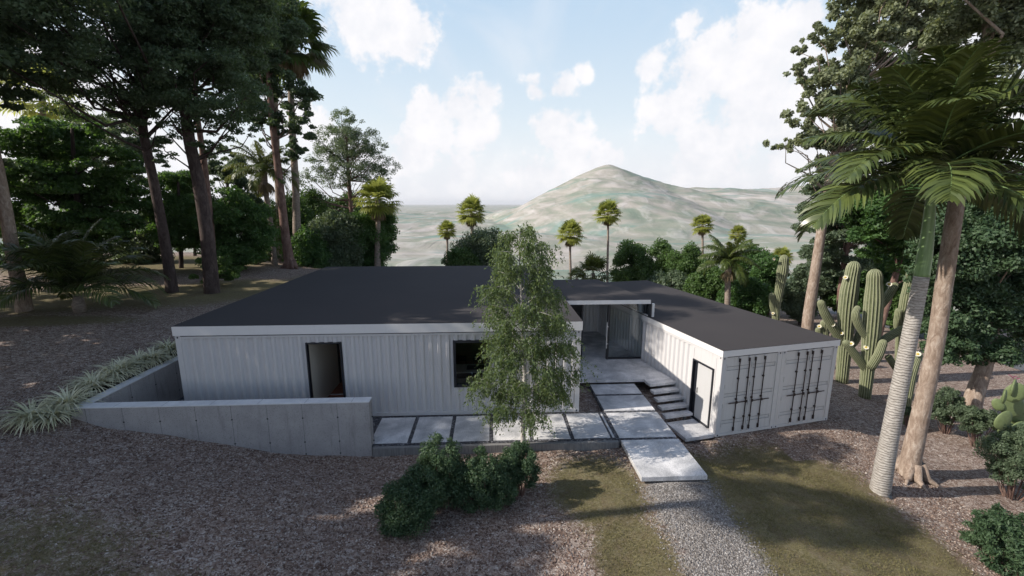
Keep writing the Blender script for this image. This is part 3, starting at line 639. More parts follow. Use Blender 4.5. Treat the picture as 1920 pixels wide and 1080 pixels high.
# ---- terrace slab
te = [(LL + .05, 2.27), (15.62, 2.27), l2(-1.14, 2.72)]
e1 = l2(-1.14, 2.60); e2 = l2(.0, 2.60); e3 = l2(0, 9.3)
poly = [(LL + .05, 2.27), (16.0, 2.27), (e1[0], e1[1]), (e2[0] - .01, e2[1]), (e3[0] - .01, e3[1]), (LL + .05, 9.1)]
ter = MB().prism(poly, PZ - .11, PZ).build('entry_terrace', M['slab'], None); ter.location = (LX, LY, 0); ter.rotation_euler = (0, 0, LA)
tag(ter, 'wide pale concrete terrace slab leading into the glazed entry', 'terrace slab')
# ---- floating steps and landing
st = empty('floating_steps', (RX, RY, RZ), RA); tag(st, 'five floating concrete steps fixed along the lower container wall', 'steps')
random.seed(3)
for i in range(5):
    z = .165 - .193 * i; b0 = 2.33 - .28 * i
    MB().box(-1.13 - .004 * i, -.005, b0, b0 + .285, z - RZ - .10, z - RZ, 0, .006).build('step', M['slab'], st)
MB().box(-.30, -.22, 1.3, 2.6, .0, .30).box(-.30, -.22, 1.9, 2.6, .30, .62).build('stringer', M['curb'], st)
lz = -.81 - RZ
ld_ = MB().box(-1.15, -.003, .03, 1.16, lz - .13, lz, 0, .006).build('door_landing', M['slab']); ld_.location = (RX, RY, RZ); ld_.rotation_euler = (0, 0, RA)
tag(ld_, 'square concrete landing slab below the steps at the side door', 'landing slab')
# ---- paving slabs
def slab(a0, a1, b0, b1, label, group, thick=.10, z=0.0):
    ca, cb_ = (a0 + a1) / 2, (b0 + b1) / 2; mb = MB().box(a0 - ca, a1 - ca, b0 - cb_, b1 - cb_, -thick, 0, 0, .006)
    o = mb.build('paving_slab', M['slab']); o.location = Lp(ca, cb_, z); o.rotation_euler = (0, 0, LA); tag(o, label, 'paving slab', group); return o
G1 = 'large slabs of the path to the terrace'; G2 = 'slabs of the walk along the house'
slab(13.84, 15.60, -3.69, -1.88, 'largest square slab at the near end of the path, edge raised over gravel', G1, .13, .006)
slab(13.84, 15.60, -1.73, -.12, 'path slab next behind the large near slab, beside the walk', G1)
slab(13.84, 15.60, .02, 1.21, 'path slab second from the terrace edge', G1)
slab(13.84, 15.60, 1.36, 2.255, 'path slab touching the terrace edge', G1)
names = ['walk slab half hidden by the end of the retaining wall', 'walk slab second from the retaining wall end', 'walk slab above the tallest bush, third from the retaining wall',
         'walk slab fourth from the retaining wall, left of the birch', 'walk slab just left of the birch trunk', 'walk slab just right of the birch trunk', 'walk slab at the right end, beside the path slabs']
for i in range(7):
    a0 = 6.33 + 1.227 * i + (.0 if i else .0); slab(a0, a0 + 1.105 if i < 6 else 13.64, -1.695, -.125, names[i], G2, .09, .003)
gb_ = MB(); gb_.box(5.0, 13.80, -1.80, -.002, -.14, -.012); gb_.box(13.80, 15.56, -1.90, 2.25, -.14, -.0145); gb_.box(0.15, 5.0, -1.5, -.002, -.14, -.02); gb_.box(-1.44, .0, -1.5, 10, -.16, -.022)
o = gb_.build('gravel_bed', M['joint']); o.location = (LX, LY, 0); o.rotation_euler = (0, 0, LA); tag(o, kind='structure')
cu = MB(); cu.box(6.47, 13.78, -1.92, -1.80, -.36, -.028, 0, .006); o = cu.build('walk_curb', M['curb']); o.location = (LX, LY, 0); o.rotation_euler = (0, 0, LA)
tag(o, 'low dark concrete curb edging the walk in front of the house', 'curb')
# ---- retaining wall
rw = empty('retaining_wall', (LX, LY, 0), LA); tag(rw, 'grey concrete retaining wall with pale coping and panel seams', 'retaining wall')
T = 1.40
MB().box(-1.74, 6.44, -1.86, -1.56, -.7, T - .012).box(-1.74, -1.44, -1.56, 8.0, -.7, T - .012).build('panel', M['conc'], rw)
MB().prism([(-1.755, -1.875), (6.455, -1.875), (6.455, -1.55), (-1.43, -1.55), (-1.43, 8.0), (-1.755, 8.0)], T - .012, T + .012).build('coping', M['coping'], rw)
sm = MB(); hm = MB()
for k in range(9):
    a = -1.36 + .985 * k; sm.box(a - .006, a + .006, -1.862, -1.859, -.7, T - .014)
    for zz in (.95, .2, -.18): hm.tube([(a, -1.866, zz), (a, -1.858, zz)], .024, 8)
for k in range(8):
    b = -1.2 + 1.0 * k; sm.box(-1.441, -1.438, b - .006, b + .006, -.1, T - .014)
    for zz in (.95, .3): hm.tube([(-1.442, b, zz), (-1.434, b, zz)], .024, 8)
for k in range(6):
    a = -.6 + 1.31 * k; sm.box(a - .004, a + .004, -1.87, -1.555, T + .0121, T + .0126)
for zz in (.95, .2): hm.tube([(6.446, -1.62, zz), (6.434, -1.62, zz)], .02, 8)
sm.build('panel_seam', M['seam'], rw); hm.build('tie_hole', M['dark'], rw)
bed = MB().prism([(-2.75, -2.2), (-1.745, -1.87), (-1.745, 6.5), (-2.45, 6.5)], 1.0, 1.42)
# ------------------------------------------------------------------ plants
def nrm(a): return a / np.maximum(np.linalg.norm(a, axis=-1, keepdims=True), 1e-9)
def leaf_quads(rng, P, L, W, up=0.4, axis=None, out=None):
    """one folded-diamond leaf per point"""
    n = len(P); nv = nrm(rng.normal(size=(n, 3)) * (1 - up) + np.array([0, 0, 1.0]) * up + (0 if out is None else out * .5))
    ax = rng.normal(size=(n, 3)) if axis is None else axis + rng.normal(size=(n, 3)) * .35
    ax = nrm(ax - nv * (ax * nv).sum(1, keepdims=True)); b = np.cross(nv, ax)
    s = rng.uniform(.65, 1.3, (n, 1)); l = ax * L * s; w = b * W * s
    V = np.stack([P - l * .5, P - l * .05 + w * .5, P + l * .5, P - l * .05 - w * .5], 1).reshape(-1, 3)
    return V
def quads_mesh(name, V): return mesh_np(name, V, np.arange(len(V)).reshape(-1, 4))
def crown_pts(rng, clumps, n, flat=.55, sub=.30, nsub=None, hollow=.5):
    """leaf points in sub-clusters spread over the shells of clumps (cx,cy,cz,rx,ry,rz)"""
    C = np.array(clumps, float); wgt = (C[:, 3] * C[:, 5]) ** 1.1; wgt /= wgt.sum()
    nsub = nsub or max(24, int(n / 220)); ci = rng.choice(len(C), nsub, p=wgt)
    d = nrm(rng.normal(size=(nsub, 3))); f = rng.uniform(hollow, 1.0, (nsub, 1)) ** .6
    sc = C[ci, :3] + d * C[ci, 3:] * f; sr = C[ci, 3:].mean(1) * sub * rng.uniform(.6, 1.35, nsub)
    w2 = sr ** 1.6; w2 /= w2.sum(); k = rng.choice(nsub, n, p=w2)
    dd = nrm(rng.normal(size=(n, 3))) * rng.uniform(0, 1, (n, 1)) ** .45 * np.array([1, 1, flat])
    dd[:, 2] -= .28 * (dd[:, 0] ** 2 + dd[:, 1] ** 2)
    P = sc[k] + dd * sr[k][:, None]; return P, nrm(dd + 1e-6), sc
def ground_at(u, Y):
    z = 0.0
    for _ in range(12):
        d = Y * math.cos(TH) + (CZ - z) * math.sin(TH); x = (u - 960) / F * d; z = gz(x, Y)
    return Vector((x, Y, z))
def pxm(Y, v=400):   # metres covered by one pixel at that distance
    return (Y * math.cos(TH) + 1.0) / F
def trunk_mesh(name, pts, rad, mt, root, n=10, flare=True):
    pts = [Vector(p) for p in pts]; fine = []; fr = []
    for i in range(len(pts) - 1):
        p0 = pts[max(i - 1, 0)]; p1 = pts[i]; p2 = pts[i + 1]; p3 = pts[min(i + 2, len(pts) - 1)]
        for k in range(5):
            t_ = k / 5; q = .5 * ((2 * p1) + (p2 - p0) * t_ + (2 * p0 - 5 * p1 + 4 * p2 - p3) * t_ ** 2 + (3 * p1 - p0 - 3 * p2 + p3) * t_ ** 3)
            fine.append(q); fr.append(rad[i] + (rad[i + 1] - rad[i]) * t_)
    fine.append(pts[-1]); fr.append(rad[-1])
    if flare: fr[0] *= 1.35; fr[1] *= 1.1
    mb = MB(); mb.tube(fine, fr, n); return fine, fr, mb
def tree(name, label, cat, uY, path, clumps, n, leaf, lm, bm, seed, flat=.55, sub=.30, up=.4, aspect=.5, group=None, limbs=26, nsub=None, hollow=.45, roots=0, twig=.018):
    """path: (u, v, radius) up the trunk; clumps: (u, v, ru, rv[, dY]) of the crown, all on the tree's own distance"""
    rng = np.random.default_rng(seed); u0, Y = uY; base = ground_at(u0, Y); root = empty(name, base); tag(root, label, cat, group)
    pts = [Vector((0, 0, -.25))] + [seen(u, v, Y) - base for u, v, r in path]; kf = math.cos(math.atan(abs(u0 - 960) / F)); rad = [path[0][2] * 1.1 * kf] + [r * kf for _, _, r in path]
    fine, fr, mb = trunk_mesh('trunk', pts, rad, bm, root)
    for k in range(roots):
        a = 2 * math.pi * k / roots + rng.uniform(-.3, .3); L_ = rng.uniform(.8, 1.7) * path[0][2] * 1.3; d_ = Vector((math.cos(a), math.sin(a), 0))
        e = base + d_ * (L_ + path[0][2]); ez = gz(e.x, e.y) - base.z
        mb.tube([Vector((0, 0, path[0][2] * 1.3)) + d_ * path[0][2] * .5, Vector((0, 0, path[0][2] * .22)) + d_ * path[0][2] * 1.1, d_ * L_ * .8 + Vector((0, 0, ez * .7 + .03)), d_ * (L_ + .3) + Vector((0, 0, ez - .08))],
                [path[0][2] * .42, path[0][2] * .30, path[0][2] * .14, .02], 7)
    mb.build('trunk', bm, root, True)
    cl = []
    for c_ in clumps:
        u, v, ru, rv = c_[:4]; dY = c_[4] if len(c_) > 4 else rng.uniform(-.4, .4) * ru * pxm(Y); k = pxm(Y + dY); p = seen(u, v, Y + dY) - base
        cl.append((p.x, p.y, p.z, ru * k, ru * k * (c_[5] if len(c_) > 5 else .9), rv * k))
    P, out, sc = crown_pts(rng, cl, n, flat, sub, nsub, hollow)
    link_mesh('crown', quads_mesh('crown', leaf_quads(rng, P, leaf, leaf * aspect, up, out=out)), lm, root)
    if limbs:
        lb = MB(); F_ = np.array([tuple(p) for p in fine]); pick = sc[rng.choice(len(sc), min(limbs, len(sc)), replace=False)]
        for q in pick:
            lo = F_[:, 2] < q[2] - .15 * abs(q[2] - F_[0, 2]); j = np.where(lo)[0]; j = j[j >= len(F_) * .35]
            if len(j) == 0: j = np.arange(int(len(F_) * .5), len(F_))
            d = np.linalg.norm(F_[j] - q, axis=1) + rng.uniform(0, 1.5, len(j)); i = j[np.argmin(d)]; a = Vector(F_[i]); b = Vector(q); L_ = (b - a).length
            m1 = a.lerp(b, .35) + Vector(rng.normal(size=3)) * L_ * .06 - Vector((0, 0, L_ * .05)); m2 = a.lerp(b, .7) + Vector(rng.normal(size=3)) * L_ * .06
            r0 = min(fr[i] * .5, .02 + L_ * twig); lb.tube([a, m1, m2, b], [r0, r0 * .6, r0 * .35, r0 * .12], 5, cap=False)
        lb.build('limb', bm, root, True)
    return root

# ---- palms
def strip(V, Q, pts, ws, side):
    """ribbon along pts with half widths ws across side"""
    k = len(V)
    for p, w in zip(pts, ws): V.append(p + side * w); V.append(p - side * w)
    for i in range(len(pts) - 1): Q.append((k + 2 * i, k + 2 * i + 1, k + 2 * i + 3, k + 2 * i + 2))
def feather_frond(rng, L, nl, ll, lw, e0, bend, vee=.45, drop=.5, stalk=.12, rad=.022):
    """frond in the x-z plane from the origin; returns leaflet verts, quads and rachis points"""
    V, Q, rp = [], [], []; p = np.zeros(3); n = 18; e = e0; tw = rng.uniform(-.3, .3)
    for i in range(n + 1):
        rp.append(p.copy()); p = p + np.array([math.cos(e), tw * .05 * i / n, math.sin(e)]) * L / n; e -= bend / n * (0.4 + 1.2 * i / n)
    rp = np.array(rp); seg = np.linspace(stalk, .995, nl)
    for s in seg:
        f = s * n; i = min(int(f), n - 1); q = rp[i] + (rp[i + 1] - rp[i]) * (f - i); t = rp[i + 1] - rp[i]; t = t / np.linalg.norm(t)
        upv = np.array([-t[2], 0, t[0]]); env = math.sin(math.pi * min(1, (s - stalk) / (1 - stalk) * .86 + .14)) ** .55
        for sg in (-1, 1):
            l = ll * env * rng.uniform(.85, 1.1); y = np.array([0, sg, 0.0])
            fwd = .35 + .75 * s + rng.uniform(-.08, .08)
            d1 = y * math.cos(vee) + upv * math.sin(vee) + t * fwd; d1 /= np.linalg.norm(d1)
            d2 = d1 * .8 - np.array([0, 0, drop * rng.uniform(.6, 1.3)]); d2 /= np.linalg.norm(d2); d3 = d2 * .7 - np.array([0, 0, drop * 1.1]); d3 /= np.linalg.norm(d3)
            sd_ = np.cross(d1, upv); sd_ /= np.linalg.norm(sd_) + 1e-9; sd_ = sd_ * .8 + upv * .35 * rng.uniform(-1, 1)
            a = q + d1 * l * .4; b = a + d2 * l * .35; c_ = b + d3 * l * .3
            strip(V, Q, [q, a, b, c_], [lw * .35, lw * .5, lw * .42, lw * .04], sd_)
    return np.array(V), np.array(Q), rp
def turn(V, az, roll=0.0):
    c_, s_ = math.cos(roll), math.sin(roll); V = V @ np.array([[1, 0, 0], [0, c_, s_], [0, -s_, c_]]); c_, s_ = math.cos(az), math.sin(az)
    return V @ np.array([[c_, s_, 0], [-s_, c_, 0], [0, 0, 1]])
def feather_crown(rng, root, at, nf, L, nl, ll, lw, lm, rm, elo, ehi, bend, parts=True, drop=.5, vee=.4, droopw=0.0):
    allV, allQ, k = [], [], 0; rb = MB()
    for i in range(nf):
        az = i * 2.399 + rng.uniform(-.2, .2); f = i / max(1, nf - 1); e0 = elo + (ehi - elo) * f ** .8 + rng.uniform(-.08, .08); Li = L * rng.uniform(.88, 1.08) * (1 - .08 * f)
        V, Q, rp = feather_frond(rng, Li, nl, ll, lw, e0, bend * rng.uniform(.8, 1.15) * (1 - .5 * f), vee, drop); roll = rng.uniform(-.35, .35)
        V = turn(V, az, roll) + np.array(at); rp = turn(rp, az, roll) + np.array(at)
        if parts:
            rbm = MB(); rbm.tube([Vector(p) for p in rp[::2]], [max(.006, .028 * (1 - j / 10)) for j in range(len(rp[::2]))], 5)
            nv = len(V); V2 = np.concatenate([V, np.array([tuple(p) for p in rbm.v])]); Q2 = [tuple(q) for q in Q] + [tuple(x + nv for x in f_) for f_ in rbm.f if len(f_) == 4]
            me = mesh_np('frond', V2, Q2); me.polygons.foreach_set('material_index', [0] * len(Q) + [1] * (len(Q2) - len(Q))); link_mesh('frond', me, [lm, rm], root)
        else:
            allV.append(V); allQ.append(Q + k); k += len(V); rb.tube([Vector(p) for p in rp[::3]], [max(.008, .03 * (1 - j / 7)) for j in range(len(rp[::3]))], 4)
    if not parts:
        nv = k; V2 = np.concatenate(allV + [np.array([tuple(p) for p in rb.v])]); q2 = [tuple(x + nv for x in f_) for f_ in rb.f if len(f_) == 4]
        me = mesh_np('crown', V2, np.concatenate(allQ + [np.array(q2)])); me.polygons.foreach_set('material_index', [0] * (len(me.polygons) - len(q2)) + [1] * len(q2)); link_mesh('crown', me, [lm, rm], root)
def fan_crown(rng, at, nf, R, seg, elo, ehi, dead=False, pet=.55, w=.055):
    V, Q = [], []
    for i in range(nf):
        az = i * 2.399 + rng.uniform(-.3, .3); e = elo + (ehi - elo) * (i / max(1, nf - 1)) + rng.uniform(-.12, .12)
        d = np.array([math.cos(az) * math.cos(e), math.sin(az) * math.cos(e), math.sin(e)]); s_ = np.array([-math.sin(az), math.cos(az), 0]); u_ = np.cross(d, s_); u_ = -u_ if u_[2] < 0 else u_
        pl = R * pet * rng.uniform(.8, 1.15); hub = np.array(at) + d * pl - np.array([0, 0, .12 * pl * math.cos(e)])
        strip(V, Q, [np.array(at, float), np.array(at) + d * pl * .5, hub], [.03, .022, .018], s_)
        r = R * rng.uniform(.5, .62)
        for k in range(seg):
            a = (k / (seg - 1) - .5) * (3.6 if not dead else 1.2); q = d * math.cos(a) + s_ * math.sin(a); q = q + u_ * .12 * math.cos(a) ; q /= np.linalg.norm(q)
            rr_ = r * (1 - .18 * abs(a) / 1.8) * rng.uniform(.9, 1.08); p1 = hub + q * rr_ * .55; q2 = q - np.array([0, 0, .45 if not dead else 1.5]) * rng.uniform(.6, 1.4); q2 /= np.linalg.norm(q2); p2 = p1 + q2 * rr_ * .28; q3 = q2 - np.array([0, 0, .8]); q3 /= np.linalg.norm(q3); p3 = p2 + q3 * rr_ * .25
            sd_ = np.cross(q, u_); strip(V, Q, [hub, p1, p2, p3], [.012, w * R / 2, w * R / 2.6, .004], sd_)
    return np.array(V), np.array(Q)
def fan_palm(name, label, uY, vtop, R, seed, lm, bm, group=None, trunk_r=.16, nf=44, seg=17, skirt=True, lean=0.0, ubase=None, cat='palm tree', w=.075):
    rng = np.random.default_rng(seed); u, Y = uY; base = ground_at(ubase if ubase is not None else u, Y); root = empty(name, base); tag(root, label, cat, group)
    top = seen(u, vtop, Y) - base
    H = [Vector((0, 0, -.2)), top * .33 + Vector((rng.uniform(-.1, .1), 0, 0)), top * .7 + Vector((rng.uniform(-.1, .1), 0, 0)), top]
    fine, fr, mb = trunk_mesh('trunk', H, [trunk_r * 1.25, trunk_r, trunk_r * .85, trunk_r * .9], bm, root, 9); mb.build('trunk', bm, root, True)
    V, Q = fan_crown(rng, tuple(top), nf, R, seg, -.75, 1.35, w=w); link_mesh('crown', mesh_np('crown', V, Q), lm, root)
    if skirt:
        V, Q = fan_crown(rng, tuple(top - Vector((0, 0, R * .18))), int(nf * .5), R * .8, 9, -1.35, -1.0, True, .35); link_mesh('dead_skirt', mesh_np('dead_skirt', V, Q), M['lf_dead'], root)
    return root
def copy_tree(o, parent=None):
    c_ = o.copy(); COL.objects.link(c_)
    if parent: c_.parent = parent
    for ch in list(o.children): copy_tree(ch, c_)
    return c_

# ---- the two tall dark shade trees left of the house and their neighbours
tree('shade_tree', 'tall dark tree with slightly crooked trunk on the left lawn', 'tree', (322, 25), [(322, 540, .40), (312, 470, .34), (290, 350, .30), (268, 240, .27), (262, 130, .22), (255, -20, .14)],
     [(70, 60, 80, 55, -7), (160, 40, 100, 70, -4), (250, 20, 110, 80, 0), (100, 125, 60, 30, -5), (200, 140, 100, 55, -2), (60, -60, 110, 70, -7), (150, -130, 150, 90, -8), (20, 60, 60, 60, -6), (260, 190, 60, 35), (150, 190, 70, 28), (170, -90, 120, 70), (325, 110, 60, 60), (20, -10, 60, 50), (300, 292, 36, 14), (45, 105, 40, 25)],
     100000, .165, M['lf_dark'], M['bk_dark'], 11, flat=.42, sub=.32, up=.35, limbs=45, nsub=520)
tree('shade_tree', 'tallest dark tree with straight thick trunk next to the roof corner', 'tree', (397, 25), [(397, 540, .50), (388, 440, .42), (372, 340, .38), (352, 245, .34), (345, 150, .28), (340, -20, .16)],
     [(350, 40, 90, 70, -1), (420, 60, 75, 80, 0), (450, 150, 48, 70, 1), (380, 150, 80, 65, -2), (330, 205, 70, 38), (430, 235, 45, 32), (300, 110, 60, 60), (400, -50, 100, 70), (375, 262, 35, 18), (470, 20, 40, 60), (412, 292, 30, 16), (300, 240, 45, 22), (290, -80, 90, 60)],
     110000, .165, M['lf_dark'], M['bk_dark'], 12, flat=.42, sub=.32, up=.35, limbs=40, nsub=520)
tree('shade_tree', 'slim leaning trunk standing close behind the tallest dark tree', 'tree', (402, 30), [(402, 520, .30), (394, 420, .28), (382, 300, .24), (368, 200, .18), (360, 60, .1)],
     [(360, 60, 60, 60), (440, 110, 40, 60), (380, 180, 40, 30), (300, 30, 50, 50)], 18000, .24, M['lf_dark'], M['bk_red'], 13, flat=.4, limbs=16)
tree('shade_tree', 'thick reddish trunk at the left edge rising out of the picture', 'tree', (45, 20.5), [(42, 560, .45), (25, 480, .38), (8, 380, .34), (-12, 280, .30), (-50, 120, .3), (-80, -60, .2)],
     [(-60, -60, 120, 80), (30, -70, 90, 60, 2), (-150, 40, 120, 90), (-60, 60, 70, 60), (5, 35, 25, 40), (-10, 110, 22, 40), (-120, -180, 160, 90), (60, -170, 140, 80)], 70000, .20, M['lf_dark'], M['bk_tan'], 14, flat=.45, limbs=14, sub=.34)
# trees past the left edge: only their shade reaches the picture
def off_tree(label, x, y, h, r, n, seed, kind='lf_dark'):
    rng = np.random.default_rng(seed); base = Vector((x, y, gz(x, y))); root = empty('shade_tree', base); tag(root, label, 'tree', 'shade trees past the left edge')
    _, _, mb = trunk_mesh('trunk', [(0, 0, -.2), (.2, 0, h * .35), (-.1, .2, h * .7), (0, 0, h * .95)], [.42, .34, .25, .1], M['bk_red'], root); mb.build('trunk', M['bk_red'], root, True)
    cl = [(0, 0, h * .78, r * .8, r * .8, h * .2)] + [(math.cos(a) * r * .6, math.sin(a) * r * .6, h * (.6 + .22 * math.sin(a * 2.3)), r * .5, r * .5, h * .13) for a in np.arange(0, 6.2, 1.05)]
    P, out, _ = crown_pts(rng, cl, n, .4, .26, 170, .4); link_mesh('crown', quads_mesh('crown', leaf_quads(rng, P, .34, .19, .3, out=out)), M[kind], root)
OFFT = 'shade tree past the left edge, seen only by its shade on the gravel'
for i, (x, y, h, r) in enumerate([(-23.0, 4.5, 13.5, 5.2), (-25.5, 11.5, 15, 5.5), (-17.5, -1.0, 12.5, 4.6), (-30, 6, 15, 5), (-20.5, 8.6, 10.5, 3.4), (-23.5, 14.6, 17.6, 6.2), (-27, 19, 19, 6.5), (-26.5, 14.2, 11, 4.8), (-33, 20, 13, 6)]): off_tree(OFFT, x, y, h, r, 25000, 200 + i)

# ---- left background
tree('spreading_tree', 'broad bright green tree with level foliage plates behind the low palm', 'tree', (150, 29), [(155, 520, .3), (150, 420, .26), (140, 330, .2), (135, 240, .1)],
     [(80, 260, 70, 32), (130, 235, 55, 22), (200, 300, 60, 26), (60, 330, 75, 30), (150, 350, 85, 30), (230, 370, 45, 25), (100, 400, 85, 30), (200, 420, 60, 28), (30, 420, 50, 40), (120, 450, 80, 30), (255, 330, 30, 16), (20, 270, 35, 26)],
     95000, .22, M['lf_layer'], M['bk_dark'], 21, flat=.42, sub=.34, up=.5, limbs=16, nsub=420, aspect=.6)
tree('feathery_tree', 'airy grey green tree behind the spreading tree at left', 'tree', (215, 38), [(225, 500, .25), (228, 380, .2), (232, 280, .12)],
     [(190, 255, 70, 35), (250, 270, 55, 28), (280, 320, 35, 28), (160, 290, 60, 25), (215, 225, 40, 20), (250, 360, 40, 30)], 34000, .22, M['lf_grey'], M['bk_dark'], 22, flat=.4, sub=.28, limbs=24)
tree('round_tree', 'dense green tree seen between the two tall dark trunks', 'tree', (335, 33), [(340, 500, .2), (336, 400, .15), (334, 340, .1)],
     [(330, 345, 38, 28), (310, 385, 38, 28), (350, 400, 35, 35), (335, 440, 40, 30), (300, 430, 25, 28)], 40000, .2, M['lf_layer'], M['bk_dark'], 23, sub=.4, flat=.45, limbs=8)
tree('conifer_bush', 'dense dark green bushy tree right of the tallest trunk', 'tree', (430, 32), [(430, 500, .2), (432, 420, .15), (432, 370, .08)],
     [(430, 372, 28, 25), (450, 400, 45, 30), (420, 430, 45, 32), (465, 445, 45, 35), (440, 475, 55, 25), (395, 460, 25, 30)], 52000, .19, M['lf_layer'], M['bk_dark'], 24, sub=.4, flat=.5, limbs=6)
tree('feathery_tree', 'airy grey green tree above the bushes, behind the leaning palm', 'tree', (440, 44), [(445, 480, .2), (430, 380, .16), (425, 310, .1)],
     [(420, 300, 35, 22), (455, 330, 35, 22), (400, 330, 25, 18), (470, 360, 35, 22), (440, 385, 30, 18)], 18000, .24, M['lf_grey'], M['bk_dark'], 25, sub=.36, limbs=18)
tree('round_bush', 'leafy light green bush at the foot of the tallest trunk', 'bush', (405, 27), [(405, 530, .06), (405, 515, .05), (404, 500, .03)],
     [(380, 512, 22, 22), (415, 505, 30, 26), (435, 512, 18, 20), (400, 495, 26, 16)], 7000, .16, M['lf_mid'], M['bk_dark'], 26, aspect=.42, limbs=10)
tree('round_bush', 'small grey green bush between the dark bushy tree and the palm trunk', 'bush', (485, 36), [(485, 500, .05), (485, 490, .04), (485, 482, .03)], [(475, 484, 22, 17), (498, 480, 22, 20), (488, 470, 18, 14)], 6000, .14, M['lf_grey'], M['bk_dark'], 27, limbs=4)
for i, (u, v, ru, rv, Y, lab, lmn) in enumerate([
    (545, 425, 38, 65, 41, 'tall green bush behind the two tall palm trunks', 'lf_mid'), (590, 415, 40, 55, 45, 'bright green bushy tree left of the umbrella tree trunk', 'lf_mid'),
    (625, 450, 42, 55, 40, 'dark willowy tree in front of the umbrella tree, by the roof', 'lf_grey'), (680, 455, 40, 52, 43, 'dense dark green tree right of the umbrella tree trunk', 'lf_layer'),
    (708, 425, 30, 48, 44, 'ivy dark bush wrapping the fan palm at the edge of the valley view', 'lf_layer'), (575, 470, 35, 40, 38, 'low shaded bush beside the rooted trunk', 'lf_layer'), (365, 380, 35, 50, 42, 'background tree behind the slim leaning trunk', 'lf_mid'),
    (20, 500, 50, 40, 33, 'dark bush behind the thick trunk at the left edge', 'lf_layer'), (265, 450, 40, 45, 36, 'pale leafy bush left of the crooked trunk', 'lf_grey'), (500, 430, 30, 60, 45, 'dark bush behind the grey palm trunk', 'lf_layer'),
    (650, 400, 40, 35, 50, 'farthest bush under the umbrella tree crown', 'lf_mid')]):
    cl = [(u, v, ru, rv), (u - ru * .5, v + rv * .35, ru * .7, rv * .6), (u + ru * .5, v + rv * .4, ru * .7, rv * .6), (u, v - rv * .5, ru * .6, rv * .5), (u, v + rv * .7, ru, rv * .5)]
    tree('round_tree', lab, 'tree', (u, Y), [(u, v + rv, .15), (u, v + rv * .4, .1), (u, v - rv * .3, .05)], cl, 30000 if ru > 34 else 24000, .20, M[lmn], M['bk_dark'], 300 + i, flat=.8, sub=.40, limbs=3, aspect=.6)
tree('umbrella_tree', 'tall slender tree with wide flat open crown against the sky', 'tree', (660, 45), [(662, 490, .28), (660, 420, .24), (655, 350, .2), (652, 300, .14), (648, 240, .07)],
     [(645, 232, 34, 26), (622, 262, 38, 28), (678, 268, 40, 28), (606, 305, 38, 26), (655, 300, 42, 28), (705, 282, 26, 20), (588, 335, 34, 18), (715, 310, 34, 18), (575, 355, 20, 12), (640, 335, 34, 18), (700, 325, 34, 24), (722, 345, 16, 18), (650, 214, 16, 12), (660, 265, 34, 26)],
     34000, .15, M['lf_grey'], M['bk_red'], 28, flat=.7, sub=.27, up=.4, limbs=70, nsub=420, twig=.012, hollow=.35)
# tall gum with buttress roots + tall fan palms
tree('tall_gum_tree', 'tall brown trunk with spread surface roots behind the house corner', 'tree', (545, 35), [(543, 492, .48), (535, 440, .38), (523, 330, .32), (510, 220, .28), (503, 120, .2), (500, 20, .1)],
     [(495, 170, 30, 36), (560, 185, 32, 26), (568, 240, 24, 22), (552, 275, 20, 20), (530, 230, 24, 24), (545, 130, 26, 30), (500, 90, 25, 40), (480, 200, 25, 30), (505, 265, 12, 12), (560, 215, 18, 12), (520, 40, 40, 40), (475, 60, 35, 50), (540, 300, 10, 12)], 40000, .24, M['lf_dark'], M['bk_red'], 29, limbs=18, roots=6, sub=.42)
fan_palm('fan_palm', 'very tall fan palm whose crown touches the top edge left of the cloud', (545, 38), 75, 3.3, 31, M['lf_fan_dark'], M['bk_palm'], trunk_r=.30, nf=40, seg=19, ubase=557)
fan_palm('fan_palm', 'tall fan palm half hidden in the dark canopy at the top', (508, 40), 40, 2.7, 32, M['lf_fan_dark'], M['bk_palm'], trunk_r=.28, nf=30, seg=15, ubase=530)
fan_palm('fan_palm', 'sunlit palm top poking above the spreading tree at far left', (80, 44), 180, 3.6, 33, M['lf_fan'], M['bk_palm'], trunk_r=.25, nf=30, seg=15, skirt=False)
# queen palm
def queen_palm(label, u, Y, vtop, ub, L, seed, nf=26, r=.22, lm='lf_feather', lean=0):
    rng = np.random.default_rng(seed); base = ground_at(ub, Y); root = empty('feather_palm', base); tag(root, label, 'palm tree'); top = seen(u, vtop, Y) - base
    fine, fr, mb = trunk_mesh('trunk', [Vector((0, 0, -.2)), top * .35 + Vector((.1, 0, 0)), top * .75, top], [r * 1.1, r * .9, r * .9, r * 1.3], None, root, 10); mb.build('trunk', M['bk_palm'], root, True)
    feather_crown(rng, root, tuple(top), nf, L, 34, L * .26, .075, M[lm], M['lf_mid'], -.25, 1.35, 1.9, False, drop=.9, vee=.2)
    V, Q = fan_crown(rng, tuple(top - Vector((0, 0, .1))), 9, L * .6, 7, -1.45, -1.1, True, .4); link_mesh('dead_fronds', mesh_np('dead_fronds', V, Q), M['lf_dead'], root); return root
queen_palm('grey stemmed drooping feather palm left of the rooted trunk', 494, 36, 322, 515, 3.1, 41)
queen_palm('sunlit drooping feather palm behind the lower container roof', 1367, 31, 490, 1358, 2.5, 42, 24)
# low feather palm on the left lawn
rng = np.random.default_rng(51); b_ = ground_at(150, 20.5); root = empty('low_feather_palm', b_); tag(root, 'low dark feather palm spreading over the lawn at left', 'palm tree')
MB().tube([(0, 0, -.1), (0, 0, .35), (.05, 0, .75)], [.22, .26, .16], 10).build('trunk', M['bk_palm'], root, True)
feather_crown(rng, root, (.05, 0, 1.0), 30, 3.9, 46, 1.1, .07, M['lf_king'], M['lf_mid'], .30, 1.4, 1.7, True, drop=.4, vee=.3)
